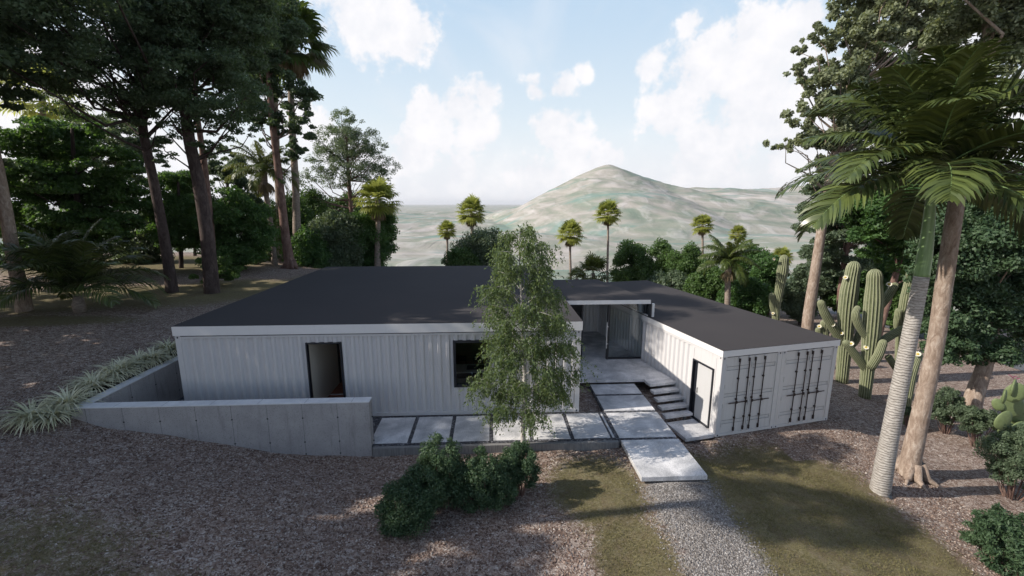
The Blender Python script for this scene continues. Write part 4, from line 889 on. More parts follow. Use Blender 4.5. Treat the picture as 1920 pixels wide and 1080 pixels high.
# umbrella palm tree's neighbour: palm at the valley edge
FG = 'fan palms standing out against the valley'
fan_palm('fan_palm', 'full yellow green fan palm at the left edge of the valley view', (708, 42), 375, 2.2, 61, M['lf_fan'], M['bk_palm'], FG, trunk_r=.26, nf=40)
protos = {}
for i, (u, vt, R, Y, lab) in enumerate([(838, 432, 1.35, 58, 'smallest fan palm, leftmost in the open valley view'), (884, 398, 2.05, 56, 'fullest fan palm in the valley view, above the roof left of the birch top'),
                                        (1069, 438, 1.9, 56, 'fan palm just right of the birch top'), (1140, 400, 1.85, 57, 'tallest slim fan palm, directly below the mountain peak'),
                                        (1317, 422, 1.6, 60, 'fan palm behind the drooping feather palm'), (1384, 438, 1.3, 62, 'faint fan palm top right of the drooping feather palm'), (1466, 482, 1.5, 60, 'small fan palm behind the far cactus column')]):
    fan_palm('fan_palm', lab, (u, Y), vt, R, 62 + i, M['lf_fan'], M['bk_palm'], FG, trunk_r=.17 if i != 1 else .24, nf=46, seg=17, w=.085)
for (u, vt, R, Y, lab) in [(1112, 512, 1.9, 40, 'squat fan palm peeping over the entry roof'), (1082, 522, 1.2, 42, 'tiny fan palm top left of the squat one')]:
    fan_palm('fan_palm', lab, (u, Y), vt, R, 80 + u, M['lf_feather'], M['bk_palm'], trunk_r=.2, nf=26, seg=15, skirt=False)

# ---- bushes and trees behind the roofs, right of the birch
for i, (u, v, ru, rv, Y, lab, lmn) in enumerate([
    (905, 462, 48, 32, 46, 'olive green tree behind the roof left of the birch crown', 'lf_grey'), (868, 485, 30, 18, 45, 'low bush at the back roof edge left of the birch', 'lf_mid'),
    (1185, 492, 34, 36, 44, 'leftmost lit bushy tree behind the lower roof', 'lf_mid'), (1235, 492, 36, 42, 42, 'tallest lit bushy tree behind the lower roof', 'lf_mid'), (1290, 500, 36, 40, 40, 'lit bushy tree left of the drooping feather palm', 'lf_mid'),
    (1330, 535, 34, 34, 36, 'shaded bush at the stem of the drooping feather palm', 'lf_mid'), (1410, 500, 38, 42, 39, 'round tree right of the drooping feather palm', 'lf_layer'), (1395, 555, 40, 30, 33, 'low bush behind the roof right of the palm stem', 'lf_layer'),
    (1440, 520, 26, 50, 36, 'dark tree beside the far cactus column', 'lf_layer'), (1500, 545, 26, 48, 33, 'grey leafed bush right of the far cactus column', 'lf_grey'), (1260, 535, 40, 24, 38, 'low pale bush just above the lower roof', 'lf_grey')]):
    cl = [(u, v, ru, rv), (u - ru * .5, v + rv * .35, ru * .7, rv * .6), (u + ru * .5, v + rv * .4, ru * .7, rv * .6), (u + ru * .2, v - rv * .5, ru * .5, rv * .5), (u, v + rv * .7, ru * 1.05, rv * .5)]
    tree('round_tree', lab, 'tree', (u, Y), [(u, v + rv, .15), (u, v + rv * .4, .1), (u, v - rv * .3, .05)], cl, 26000, .19, M[lmn], M['bk_dark'], 330 + i, flat=.85, sub=.38, limbs=3, aspect=.6)

# ---- right side trees
tree('gum_tree', 'tall gum tree with rounded leaf puffs reaching into the sky at right', 'tree', (1512, 25), [(1515, 600, .36), (1530, 500, .32), (1545, 400, .28), (1562, 300, .24), (1600, 180, .2), (1660, 60, .12)],
     [(1512, 92, 26, 18), (1530, 140, 38, 28), (1580, 110, 46, 42), (1500, 130, 22, 15), (1520, 205, 44, 32), (1570, 170, 46, 38), (1530, 255, 38, 28), (1472, 270, 30, 15), (1490, 300, 24, 20), (1505, 335, 24, 18), (1570, 240, 42, 40), (1550, 60, 30, 20), (1610, 270, 50, 40), (1660, 210, 60, 50), (1720, 180, 60, 50), (1620, 60, 45, 38),
      (1680, 20, 60, 40), (1640, 130, 50, 45), (1700, 90, 50, 45), (1760, 40, 55, 45), (1600, 10, 36, 22), (1740, 120, 40, 40), (1560, 300, 36, 22), (1700, -50, 110, 40), (1620, 210, 40, 40)], 120000, .19, M['lf_gum'], M['bk_tan'], 71, flat=.85, sub=.25, up=.3, limbs=110, nsub=560, twig=.012, aspect=.62, hollow=.4)
tree('layered_tree', 'dark layered tree under the gum tree, behind the tall cactus', 'tree', (1580, 31), [(1575, 560, .25), (1585, 480, .22), (1595, 400, .18), (1590, 330, .1)],
     [(1560, 350, 50, 25), (1545, 395, 45, 22), (1600, 380, 50, 25), (1550, 430, 50, 22), (1610, 440, 50, 26), (1540, 470, 38, 22), (1590, 490, 45, 24), (1650, 400, 45, 40), (1560, 310, 28, 16)], 62000, .20, M['lf_grey'], M['bk_red'], 72, flat=.45, sub=.34, limbs=16, up=.5, nsub=260)
tree('layered_tree', 'dark tree with forked crooked trunk behind the cactus group', 'tree', (1645, 24), [(1632, 690, .26), (1655, 600, .22), (1678, 520, .2), (1690, 460, .17), (1675, 400, .12), (1660, 350, .08)],
     [(1640, 400, 50, 40), (1690, 420, 50, 40), (1720, 470, 45, 40), (1650, 470, 35, 22), (1700, 350, 60, 35), (1620, 440, 30, 20)], 52000, .19, M['lf_layer'], M['bk_red'], 73, flat=.6, sub=.38, limbs=12)
tree('gum_tree', 'broad rough trunk leaning behind the big feather palm at right', 'tree', (1705, 12.4), [(1707, 865, .37), (1730, 760, .31), (1755, 640, .29), (1772, 520, .28), (1790, 400, .26), (1815, 250, .22), (1850, 80, .16), (1880, -60, .08)],
     [(1860, -20, 80, 45), (1790, -50, 80, 40), (1900, 60, 40, 40), (1830, 50, 60, 45), (1905, 140, 50, 45), (1860, 110, 40, 40), (1960, 20, 70, 60), (1850, -110, 120, 40)], 45000, .13, M['lf_gum'], M['bk_tan'], 74, flat=.85, sub=.32, limbs=8, roots=7)
tree('dense_tree', 'dense dark low crowned tree with rough trunk at the right edge', 'tree', (1822, 17), [(1826, 745, .45), (1845, 690, .38), (1862, 620, .3), (1865, 540, .15)],
     [(1780, 470, 60, 50), (1860, 450, 80, 55), (1800, 560, 62, 55), (1880, 550, 70, 60), (1770, 625, 40, 35), (1840, 640, 60, 36), (1920, 480, 60, 70), (1745, 520, 34, 45), (1960, 600, 50, 50), (1790, 655, 38, 28), (1760, 430, 40, 30), (1830, 395, 60, 40), (1900, 400, 50, 40)], 125000, .14, M['lf_shrub'], M['bk_tan'], 75, flat=.7, sub=.34, limbs=10, aspect=.55, nsub=520)
for i, (u, v, ru, rv, Y, lab, lmn) in enumerate([(1720, 440, 50, 70, 33, 'dark background tree behind the leaning trunk', 'lf_layer'), (1650, 520, 45, 45, 34, 'shaded bush behind the tallest cactus', 'lf_layer'),
                                                 (1600, 540, 40, 40, 37, 'dark bush left behind the cactus group', 'lf_layer'), (1850, 380, 90, 60, 30, 'dark background tree above the right edge bush', 'lf_layer'), (1540, 500, 30, 50, 38, 'shaded tree behind the slim pale trunk', 'lf_grey'),
                                                 (1700, 560, 40, 50, 30, 'low dark bush between cactus and leaning trunk', 'lf_mid')]):
    cl = [(u, v, ru, rv), (u - ru * .5, v + rv * .35, ru * .7, rv * .6), (u + ru * .5, v + rv * .4, ru * .7, rv * .6), (u + ru * .2, v - rv * .5, ru * .5, rv * .5), (u, v + rv * .7, ru * 1.05, rv * .5)]
    tree('round_tree', lab, 'tree', (u, Y), [(u, v + rv, .15), (u, v + rv * .4, .1), (u, v - rv * .3, .05)], cl, 24000, .23, M[lmn], M['bk_dark'], 360 + i, flat=.7, sub=.40, limbs=3, aspect=.6)

# ---- king palm in the right foreground
rng = np.random.default_rng(91); Y = 11.3; b_ = ground_at(1650, Y); root = empty('king_palm', b_); tag(root, 'large feather palm with ringed grey trunk and green crownshaft', 'palm tree')
P_ = [Vector((0, 0, -.15))] + [seen(u, v, Y) - b_ for u, v in ((1650, 920), (1668, 820), (1692, 700), (1712, 600), (1728, 518))]
fine, fr, mb = trunk_mesh('trunk', P_, [.265, .25, .21, .19, .175, .165], None, root, 20); mb.build('trunk', M['kingtrunk'], root, True)
P_ = [seen(u, v, Y) - b_ for u, v in ((1728, 519), (1735, 470), (1741, 420), (1750, 325))]; fine, fr, mb = trunk_mesh('crownshaft', P_, [.165, .155, .125, .08], None, root, 16, False); mb.build('crownshaft', M['shaft'], root, True)
top = seen(1750, 325, Y) - b_
feather_crown(rng, root, tuple(top), 36, 3.75, 50, 1.05, .088, M['lf_king'], M['shaft'], -.30, 1.45, 1.6, True, drop=.35, vee=.30)

# ---- birch in front of the walk
rng = np.random.default_rng(101); Y = 11.75; b_ = Vector((*ground_at(981, Y)[:2], -.28)); root = empty('birch_tree', b_); tag(root, 'slender weeping birch in front of the house wall', 'tree')
P_ = [Vector((0, 0, -.1))] + [seen(u, v, Y) - b_ for u, v in ((981, 800), (984, 720), (981, 640), (978, 560), (974, 490), (975, 430))]
fine, fr, mb = trunk_mesh('trunk', P_, [.085, .075, .062, .05, .035, .022, .008], None, root, 9); mb.build('trunk', M['bk_birch'], root, True)
lb = MB(); LV = []; Fz = np.array([tuple(p) for p in fine])
def crown_half(v):   # half width of the crown in pixels at image height v
    return float(np.interp(v, [425, 440, 470, 520, 560, 620, 700, 750, 780, 800], [14, 42, 66, 74, 82, 98, 104, 92, 60, 20]))
for k in range(46):
    vt = 428 + (k / 45) ** .85 * 330; ang = k * 2.399 + rng.uniform(-.3, .3); rr_ = crown_half(vt) * pxm(Y) * rng.uniform(.62, 1.12)
    c0 = seen(np.interp(vt, [425, 560, 800], [975, 983, 988]), vt, Y) - b_; dr = np.array([math.cos(ang), math.sin(ang) * .85, 0]); tip = np.array([c0.x, c0.y, c0.z]) + dr * rr_
    zi = max(5, np.argmin(abs(Fz[:, 2] - (tip[2] - rr_ * rng.uniform(.15, .6))))); a = Fz[zi]; mid = (a + tip) / 2 + np.array([0, 0, rr_ * .18]); lb.tube([Vector(a), Vector(mid), Vector(tip)], [.016, .010, .004], 5, cap=False)
    for j in range(int(34 + rr_ * 22)):
        f = rng.uniform(.12, 1.0) ** .7; q = (1 - f) ** 2 * a + 2 * f * (1 - f) * mid + f * f * tip; side = np.array([-dr[1], dr[0], 0]) * rng.normal() * .17 * (.4 + f) + rng.normal(size=3) * .06; q = q + side
        if q[1] + b_.y > Y + 1.5 and q[2] + b_.z < 3.4: continue
        n_ = int(rng.uniform(8, 30) * (.6 + .5 * f)); L_ = n_ * .020; s_ = np.linspace(0, 1, n_)[:, None]; o_ = dr * .7 + rng.normal(size=3) * .5; o_[2] = 0
        path_ = q + o_ * (.55 * s_ * L_) - np.array([0, 0, 1]) * (s_ ** 1.4) * L_ * .9 + rng.normal(size=(n_, 3)) * .028
        LV.append(leaf_quads(rng, path_, .080, .036, .1, axis=np.array([o_[0] * .4, o_[1] * .4, -1.0])))
        if j % 5 == 0: lb.tube([Vector(path_[0]), Vector(path_[n_ // 2]), Vector(path_[-1])], [.004, .003, .001], 3, cap=False)
lb.build('limb', M['bk_birch'], root); link_mesh('crown', quads_mesh('crown', np.concatenate(LV)), M['lf_birch'], root)

# ---- shrubs
def shrub(name, label, u, Y, clumps, n, leaf, lm, seed, group=None, aspect=.42, stems=9, flat=.9, sub=.34, up=.35, nsub=None):
    rng = np.random.default_rng(seed); base = ground_at(u, Y); root = empty(name, base); tag(root, label, 'bush', group); cl = []
    for c_ in clumps:
        uu, v, ru, rv = c_[:4]; dY = c_[4] if len(c_) > 4 else 0; p = seen(uu, v, Y + dY) - base; k = pxm(Y + dY) * 1.14; cl.append((p.x, p.y, p.z, ru * k, ru * k * .9, rv * k))
    P, out, sc = crown_pts(rng, cl, n, flat, sub, nsub, .5); gzv = height(P[:, 0] + base.x, P[:, 1] + base.y) - base.z; P[:, 2] = np.maximum(P[:, 2], gzv + .03)
    link_mesh('foliage', quads_mesh('foliage', leaf_quads(rng, P, leaf, leaf * aspect, up, out=out)), lm, root); sb = MB()
    for q in sc[rng.choice(len(sc), min(stems * 3, len(sc)), replace=False)]:
        q = Vector(q); a = Vector((q.x * .25, q.y * .25, 0)); sb.tube([a, a.lerp(q, .5) + Vector((0, 0, .06)), q], [.014, .009, .003], 4, cap=False)
    sb.build('stem', M['bk_red'], root, True); return root
GS = 'dark green bushes on the gravel in front of the walk'
shrub('round_shrub', 'lowest and nearest dark bush, left end of the bush group', 765, 8.35, [(760, 950, 44, 40), (790, 915, 36, 34, .3), (745, 975, 26, 24, -.1), (735, 985, 18, 16)], 32000, .055, M['lf_shrub'], 111, GS)
shrub('round_shrub', 'tallest bush of the group, second from left', 838, 9.25, [(828, 862, 32, 38), (845, 895, 42, 34), (820, 905, 36, 34), (828, 832, 18, 18)], 32000, .055, M['lf_shrub'], 112, GS)
shrub('round_shrub', 'bush with pale lit top, third from left in the group', 915, 9.15, [(910, 890, 36, 34), (930, 915, 36, 26), (905, 860, 22, 16), (885, 925, 34, 22)], 32000, .055, M['lf_shrub'], 113, GS)
shrub('round_shrub', 'rightmost bush of the group, under the birch trunk', 975, 9.7, [(972, 862, 28, 28), (985, 885, 24, 22), (955, 890, 24, 24)], 22000, .055, M['lf_shrub'], 114, GS)
shrub('leafy_shrub', 'long leaved dark bush cut by the bottom right corner', 1880, 8.6, [(1880, 1010, 50, 44), (1850, 1000, 34, 26), (1910, 1050, 55, 40), (1855, 965, 20, 14), (1895, 975, 30, 22), (1830, 985, 16, 12)], 15000, .10, M['lf_shrub'], 115, None, .30, 12, .8, .34, .25)
shrub('leafy_shrub', 'grey green bush below the prickly pear at the right edge', 1900, 11.6, [(1895, 850, 36, 34), (1915, 820, 30, 26), (1925, 880, 40, 34), (1880, 880, 20, 18)], 26000, .07, M['lf_grey'], 116)
shrub('round_shrub', 'small round bush left of the rough trunk at right', 1775, 15.5, [(1775, 762, 26, 22), (1785, 745, 18, 14), (1758, 775, 16, 12)], 14000, .08, M['lf_grey'], 117)
shrub('round_shrub', 'small round bush in front of the rough trunk at right', 1832, 14.6, [(1830, 786, 26, 20), (1850, 790, 20, 16), (1812, 780, 16, 12)], 14000, .08, M['lf_grey'], 118)
shrub('round_shrub', 'tiny tuft at the foot of the small cactus', 1702, 16.0, [(1702, 770, 9, 7)], 1200, .06, M['lf_grey'], 119, stems=3)

# ---- cacti
def col_cactus(name, label, Y, cols, flowers, group=None):
    """cols: list of [(u, v, r_px), ...] paths; the first is the stem"""
    b_ = ground_at(cols[0][0][0], Y); root = empty(name, b_); tag(root, label, 'cactus', group); k = pxm(Y)
    for i, cpth in enumerate(cols):
        pts = [seen(u, v, Y + (dy if len(c_) > 3 else 0)) - b_ for c_ in cpth for (u, v, r, dy) in [(*c_, 0)[:4]]]; kf = math.cos(math.atan(abs(cpth[0][0] - 960) / F)); rad = [c_[2] * k * (kf - .02) for c_ in cpth]
        if i == 0: pts[0].z = -.15
        fp, fr_ = [], []
        for j in range(len(pts) - 1):
            for s_ in range(4): fp.append(pts[j].lerp(pts[j + 1], s_ / 4)); fr_.append(rad[j] + (rad[j + 1] - rad[j]) * s_ / 4)
        for _ in range(2):
            fp = [fp[0]] + [(fp[a - 1] + fp[a] * 2 + fp[a + 1]) / 4 for a in range(1, len(fp) - 1)] + [fp[-1]]
        d = (fp[-1] - fp[-3]).normalized(); r = fr_[-1]
        for s_ in (0, .35, .65, .88, .99): fp.append(pts[-1] + d * r * 1.3 * s_); fr_.append(r * math.sqrt(max(.001, 1 - s_ ** 2)))
        fp2 = [fp[0]]; fr2 = [fr_[0]]
        for a, b in zip(fp[1:], fr_[1:]):
            if (a - fp2[-1]).length > .01: fp2.append(a); fr2.append(b)
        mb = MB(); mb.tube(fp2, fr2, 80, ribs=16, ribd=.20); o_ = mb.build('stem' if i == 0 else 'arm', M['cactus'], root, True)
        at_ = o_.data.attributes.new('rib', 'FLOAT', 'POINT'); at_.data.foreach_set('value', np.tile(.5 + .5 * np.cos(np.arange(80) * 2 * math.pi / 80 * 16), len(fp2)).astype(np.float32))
    for (u, v) in flowers:
        p = seen(u, v, Y) - b_; to = Vector((0, 0, CZ)) - (p + b_); to.normalize(); to = (to + Vector((-.2, 0, .5))).normalized(); p = p + to * .25
        mb = MB(); xx = to.orthogonal().normalized(); yy = to.cross(xx); mb.tube([p - to * .3, p - to * .05], [.035, .05], 7)
        for j in range(12):
            a = j * math.pi / 6; d = xx * math.cos(a) + yy * math.sin(a); s_ = xx * -math.sin(a) + yy * math.cos(a)
            mb.add([p - to * .05, p + d * .07 + s_ * .028 + to * .01, p + d * .115 + to * .015, p + d * .07 - s_ * .028 + to * .01], [(0, 1, 2, 3)])
        f_ = mb.build('flower', M['petal'], root); mb = MB(); mb.tube([p - to * .03, p + to * .03], [.05, .035], 8); mb.build('flower_heart', M['pollen'], f_)
CG = 'tall ribbed cacti beside the container corner'
col_cactus('column_cactus', 'tallest ribbed cactus of the group, nearest the container', 20.5, [[(1582, 692, 13), (1585, 640, 15), (1587, 590, 18), (1592, 545, 19), (1600, 505, 14)], [(1580, 645, 9), (1560, 612, 10), (1545, 585, 10), (1540, 570, 8)], [(1585, 660, 7), (1605, 640, 8), (1615, 615, 7)]],
           [(1586, 524), (1578, 628), (1562, 612)], CG)
col_cactus('column_cactus', 'many armed ribbed cactus with white flowers, centre of the group', 18.6, [[(1625, 722, 13), (1628, 680, 15), (1634, 620, 20), (1639, 560, 20), (1640, 520, 15)], [(1625, 695, 9), (1603, 665, 10), (1588, 645, 9)], [(1630, 640, 8), (1610, 612, 9), (1603, 590, 9), (1607, 580, 7)],
           [(1632, 690, 10, -.3), (1648, 665, 10, -.5), (1655, 645, 9, -.5)], [(1640, 650, 8), (1665, 632, 10), (1690, 618, 9)], [(1648, 580, 7, .3), (1665, 555, 10, .3), (1676, 538, 9, .3)], [(1665, 668, 8, -.2), (1680, 690, 8, -.2)]],
           [(1597, 648), (1659, 646), (1649, 668), (1640, 655), (1668, 537), (1625, 655)], CG)
col_cactus('column_cactus', 'ribbed cactus column half hidden behind the ringed palm trunk', 21.5, [[(1690, 700, 12), (1692, 620, 14), (1700, 560, 14), (1710, 510, 10)], [(1692, 640, 8), (1682, 610, 9), (1685, 585, 8)]], [(1716, 505)], CG)
col_cactus('column_cactus', 'short ribbed cactus between the palm trunk and the broad rough trunk', 16.2, [[(1703, 745, 9), (1706, 715, 11), (1712, 690, 11), (1722, 668, 8)]], [(1722, 668)], CG)
col_cactus('column_cactus', 'far cactus column with pale tip rising behind the roof', 30, [[(1452, 640, 7), (1455, 575, 8), (1462, 540, 9), (1468, 505, 12), (1470, 488, 9)], [(1452, 590, 5), (1447, 570, 6), (1447, 555, 6)]], [(1452, 488), (1450, 590)])
col_cactus('column_cactus', 'cluster of short cactus stems just behind the container roof corner', 22.5, [[(1548, 660, 8), (1547, 625, 9), (1545, 608, 8)], [(1548, 650, 6), (1536, 635, 7), (1534, 620, 6)], [(1550, 650, 6), (1564, 635, 8), (1568, 622, 7)]], [(1537, 615)])
# prickly pear
def prickly(label, u, Y, pads, fl):
    b_ = ground_at(u, Y); root = empty('prickly_pear', b_); tag(root, label, 'cactus'); k = pxm(Y); rng = np.random.default_rng(5)
    for (uu, v, ru, rv, tilt) in pads:
        p = seen(uu, v, Y + rng.uniform(-.25, .25)) - b_; bm_ = MB(); n, m_ = 14, 8; yaw = rng.uniform(-.6, .6); vs, fs = [], []
        for i in range(m_ + 1):
            for j in range(n):
                a = math.pi * i / m_; b = 2 * math.pi * j / n; q = Vector((math.sin(a) * math.cos(b) * ru * k, math.sin(a) * math.sin(b) * .055, math.cos(a) * rv * k * (1 + .12 * math.cos(a))))
                q.rotate(Quaternion((0, 1, 0), tilt)); q.rotate(Quaternion((0, 0, 1), yaw)); vs.append(p + q)
        for i in range(m_):
            for j in range(n): fs.append((i * n + j, i * n + (j + 1) % n, (i + 1) * n + (j + 1) % n, (i + 1) * n + j))
        bm_.add(vs, fs); bm_.build('pad', M['pad'], root, True)
    for uu, v in fl:
        p = seen(uu, v, Y) - b_; mb = MB()
        for j in range(9):
            a = j * .7; d = Vector((math.cos(a), math.sin(a), .7)); mb.add([p, p + d * .06 + Vector((0, 0, .02)), p + d * .11, p + d * .06 + Vector((.02, .02, 0))], [(0, 1, 2, 3)])
        mb.build('flower', M['pink'], root)
prickly('prickly pear with round pads and one pink flower at the right edge', 1895, 13.5, [(1880, 802, 16, 22, .2), (1898, 762, 20, 26, -.5), (1880, 790, 14, 20, .3), (1902, 738, 15, 20, .2), (1883, 745, 10, 15, -.3), (1912, 780, 16, 22, -.4), (1900, 728, 12, 17, .1), (1915, 745, 12, 16, .6), (1905, 810, 17, 22, .5), (1872, 760, 9, 13, -.5), (1925, 775, 14, 18, 0), (1895, 790, 14, 22, 0)], [(1898, 708), (1903, 712)])

# ---- variegated grasses along the side wall
def blades(rng, n, L, w):
    V, Q, mi = [], [], []
    for i in range(n):
        a = rng.uniform(0, 2 * math.pi); e = rng.uniform(.65, 1.5); l = L * rng.uniform(.65, 1.1); d = np.array([math.cos(a), math.sin(a), 0]); p = d * rng.uniform(0, .07); s_ = np.array([-math.sin(a), math.cos(a), 0.0]); pts = [p]
        for j in range(6): pts.append(pts[-1] + (d * math.cos(e) + np.array([0, 0, math.sin(e)])) * l / 6); e -= rng.uniform(.22, .42)
        q0 = len(Q); strip(V, Q, pts, [w * .7, w, w, w * .9, w * .7, w * .45, w * .05], s_); mi += [1] + [0] * 5
    return np.array(V), np.array(Q), mi
tops = []
for i, (ub, vb, L, dy) in enumerate([(60, 779, .70, 0), (98, 776, .55, 0), (128, 757, .74, 0), (176, 728, .70, 0), (190, 722, .66, .5), (232, 703, .62, 0), (262, 688, .60, 0), (288, 680, .64, 0), (318, 664, .66, 0)]):
    rng = np.random.default_rng(400 + i); zz = 1.40; c_, s_ = math.cos(TH), math.sin(TH); d = Vector((ub - 960, F * c_ + (540 - vb) * s_, -F * s_ + (540 - vb) * c_)); p = d * ((zz - CZ) / d.z) + Vector((0, dy, CZ)); p.z = max(gz(p.x, p.y), 1.2)
    V, Q, mi = blades(rng, 210, L * 1.35, .019); me = mesh_np('blades', V, Q); me.polygons.foreach_set('material_index', mi)
    lab = ['variegated grass clump farthest from the house, at the left end of the row', 'small variegated grass clump beside the end one, left of the wall corner', 'wide variegated grass clump just behind the wall corner', 'big variegated grass clump, fourth from the left end',
           'variegated grass clump crowding behind the fourth one', 'variegated grass clump, sixth from the left end', 'variegated grass clump, seventh from the left end', 'variegated grass clump, next to last before the house', 'variegated grass clump touching the house corner'][i]
    o = link_mesh('grass_clump', me, [M['lf_varieg'], M['lf_bladebase']]); o.location = p; tag(o, lab, 'ornamental grass', 'variegated grasses along the side wall')
# planting bed: dark soil sheet following the ground beside the wall
aa = np.linspace(0, 1, 30); bb = np.linspace(-2.0, 7.5, 60); A2, B2 = np.meshgrid(aa, bb, indexing='ij'); A2 = -1.76 - (0.62 + .22 * np.sin(B2 * 2.1) * .4 + np.clip((0.2 - B2) * .6, 0, .9)) * A2
X2 = LX + A2 * math.cos(LA) - B2 * math.sin(LA); Y2 = LY + A2 * math.sin(LA) + B2 * math.cos(LA); Z2 = height(X2, Y2) + .012
idx = np.arange(A2.size).reshape(A2.shape); Q = np.stack([idx[:-1, :-1], idx[1:, :-1], idx[1:, 1:], idx[:-1, 1:]], -1).reshape(-1, 4)[:, ::-1]
o = link_mesh('planting_soil', mesh_np('planting_soil', np.stack([X2, Y2, Z2], -1).reshape(-1, 3), Q, True), M['soil']); tag(o, kind='structure')
# asphalt lane glimpsed past the right edge tree
aa = np.linspace(0, 1, 8); bb = np.linspace(0, 40, 40); A2, B2 = np.meshgrid(aa, bb, indexing='ij'); X2 = 27 + A2 * 5 + B2 * .1; Y2 = 8 + B2; Z2 = height(X2, Y2) + .03
idx = np.arange(A2.size).reshape(A2.shape); Q = np.stack([idx[:-1, :-1], idx[1:, :-1], idx[1:, 1:], idx[:-1, 1:]], -1).reshape(-1, 4)
o = link_mesh('road', mesh_np('road', np.stack([X2, Y2, Z2], -1).reshape(-1, 3), Q, True), M['road']); tag(o, kind='structure')

# a tall fan palm past the left edge: its crown shade lies across the grass right of the path
for (x_, y_, h_, R_p, sd_) in ((-13.4, 6.5, 13.6, 1.45, 950),):
    rng = np.random.default_rng(sd_); b_ = Vector((x_, y_, gz(x_, y_))); root = empty('fan_palm', b_); tag(root, 'fan palm past the left edge, seen by its shade on the right hand grass', 'palm tree')
    _, _, mb = trunk_mesh('trunk', [(0, 0, -.2), (.1, 0, h_ * .4), (0, .1, h_ * .8), (0, 0, h_ - b_.z)], [.2, .16, .13, .12], M['bk_palm'], root, 9); mb.build('trunk', M['bk_palm'], root, True)
    V, Q = fan_crown(rng, (0, 0, h_ - b_.z), 40, R_p, 17, -.75, 1.35, w=.075); link_mesh('crown', mesh_np('crown', V, Q), M['lf_fan_dark'], root)
# ---- the air: pale even haze round everything on the ground, the sky outside it
hz = MB().box(-38000, 38000, -4000, 38000, -140, 190).build('haze', None); tag(hz, kind='stuff')
m = bpy.data.materials.new('haze_air'); m.use_nodes = True; t = NT(m.node_tree); t.n.clear(); out = t.new('ShaderNodeOutputMaterial')
v_ = t.new('ShaderNodeVolumePrincipled'); v_.inputs['Color'].default_value = (.93, .95, 1, 1); v_.inputs['Density'].default_value = 0.00005; v_.inputs['Anisotropy'].default_value = 0.1
t.l.new(v_.outputs[0], out.inputs['Volume']); hz.data.materials.append(m)
S.cycles.volume_bounces = 0

# ---- loose cover on the near ground: chips of stone, blades of dry grass
def near_points(rng, n, x0, x1, y0, y1):
    x = rng.uniform(x0, x1, n); y = rng.uniform(y0, y1, n); a = (x - LX) * math.cos(LA) + (y - LY) * math.sin(LA); b = -(x - LX) * math.sin(LA) + (y - LY) * math.cos(LA)
    i = np.clip(np.searchsorted(ga, a), 0, len(ga) - 1); j = np.clip(np.searchsorted(gb, b), 0, len(gb) - 1)
    r1 = (x - RX) * math.cos(RA) + (y - RY) * math.sin(RA); r2 = -(x - RX) * math.sin(RA) + (y - RY) * math.cos(RA)
    ok = ~((a > -1.9) & (b > -1.95) & (a < 15.8)) & ~((r1 > -1.25) & (r1 < 5) & (r2 > -.08)) & ~((a > 13.8) & (a < 15.66) & (b > -3.75))
    return x[ok], y[ok], gr_[i, j][ok], pa_[i, j][ok]
def m_chip(name, stops):
    m, t, out = mat(name); r = t.new('ShaderNodeNewGeometry').outputs['Random Per Island']; pbr(t, out, t.ramp(r, stops), .9, spec=.2); return m
def chip_mesh(rng, x, y, smin, smax):
    n = len(x); z = height(x, y); s = rng.uniform(smin, smax, n)[:, None]; a = rng.uniform(0, 6.28, n); ax = np.stack([np.cos(a), np.sin(a), rng.normal(size=n) * .2], 1); bx = np.stack([-np.sin(a), np.cos(a), rng.normal(size=n) * .2], 1)
    c = np.stack([x, y, z + .004], 1); k = rng.uniform(.45, .8, (n, 1)); top = np.array([0, 0, 1.0])
    V = np.stack([c - ax * s - bx * s * k * .6, c + ax * s * .8 - bx * s * k, c + ax * s + bx * s * k * .5, c - ax * s * .6 + bx * s * k,
                  c - ax * s * .6 - bx * s * k * .3 + top * s * .5, c + ax * s * .5 - bx * s * k * .5 + top * s * .55, c + ax * s * .6 + bx * s * k * .3 + top * s * .45, c - ax * s * .4 + bx * s * k * .6 + top * s * .5], 1).reshape(-1, 3)
    f = np.array([[4, 5, 6, 7], [0, 1, 5, 4], [1, 2, 6, 5], [2, 3, 7, 6], [3, 0, 4, 7]]); Q = (np.arange(n)[:, None, None] * 8 + f[None]).reshape(-1, 4); return V, Q
rng = np.random.default_rng(900)
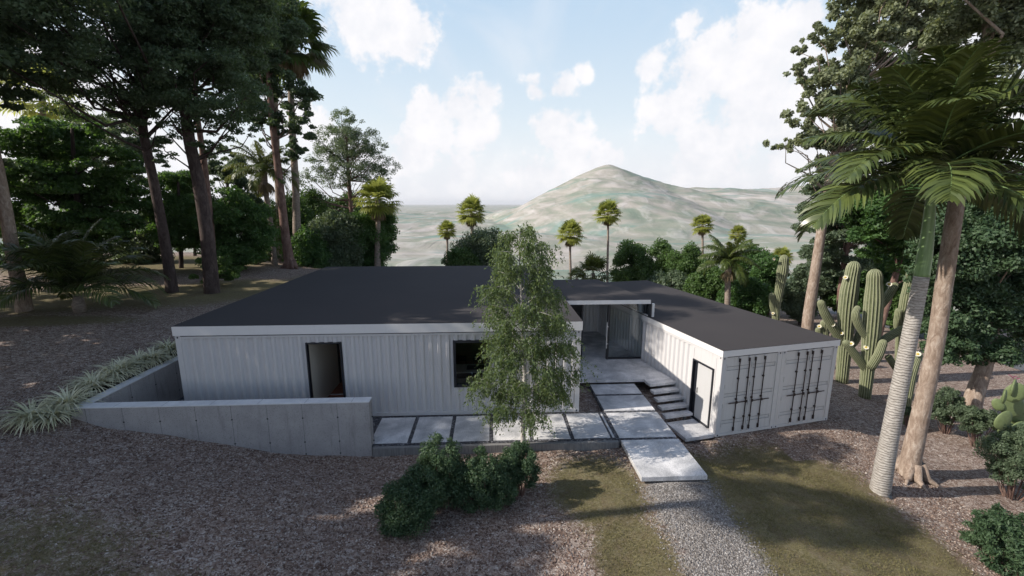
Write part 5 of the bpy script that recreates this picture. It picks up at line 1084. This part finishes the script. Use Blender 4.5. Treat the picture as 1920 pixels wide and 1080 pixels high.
x, y, g_, pp = near_points(rng, 90000, -15, 13, 5.2, 16.5); near = rng.random(len(x)) < np.clip(1.3 - (y - 6) * .06, .35, 1); k = (rng.random(len(x)) > g_ * 1.6) & (pp < .35) & near
V, Q = chip_mesh(rng, x[k], y[k], .009, .032)
o = link_mesh('gravel_chips', mesh_np('gravel_chips', V, Q), m_chip('brown_chip', [(0, (.075, .047, .036)), (.35, (.185, .125, .097)), (.7, (.285, .215, .175)), (.92, (.38, .325, .28)), (1, (.50, .455, .41))])); tag(o, kind='stuff')
x, y, g_, pp = near_points(rng, 60000, 2.4, 6.6, 5.2, 10.6); k = rng.random(len(x)) < pp ** 1.5 * .8
V, Q = chip_mesh(rng, x[k], y[k], .008, .026)
o = link_mesh('pale_path_gravel', mesh_np('pale_path_gravel', V, Q), m_chip('pale_chip', [(0, (.09, .08, .07)), (.5, (.22, .20, .185)), (.9, (.34, .32, .30)), (1, (.46, .44, .42))])); tag(o, kind='stuff')
x, y, g_, pp = near_points(rng, 330000, -11, 12, 5.2, 13.6); dens = np.clip(g_ * 1.5 - .12, 0, 1) * (1 - np.clip(pp * 1.6, 0, 1)); k = (rng.random(len(x)) < dens * (.55 + .45 * np.sin(x * 3.1 + 2 * np.sin(y * 2.3)) * np.sin(y * 2.9 + x)))
x, y = x[k], y[k]; n = len(x); z = height(x, y); a = rng.uniform(0, 6.28, n); h_ = rng.uniform(.018, .055, n); le = rng.normal(size=(n, 2)) * .028; w_ = rng.uniform(.0025, .005, n)
sx, sy = np.cos(a) * w_, np.sin(a) * w_
V = np.stack([np.stack([x - sx, y - sy, z], 1), np.stack([x + sx, y + sy, z], 1), np.stack([x + sx * .8 + le[:, 0] * .5, y + sy * .8 + le[:, 1] * .5, z + h_ * .65], 1), np.stack([x + le[:, 0], y + le[:, 1], z + h_], 1)], 1).reshape(-1, 3)
o = link_mesh('grass', mesh_np('grass', V, np.arange(len(V)).reshape(-1, 4)), m_leaf('dry_grass_blade', (.07, .068, .028), (.25, .225, .105), .2, .8)); tag(o, kind='stuff')
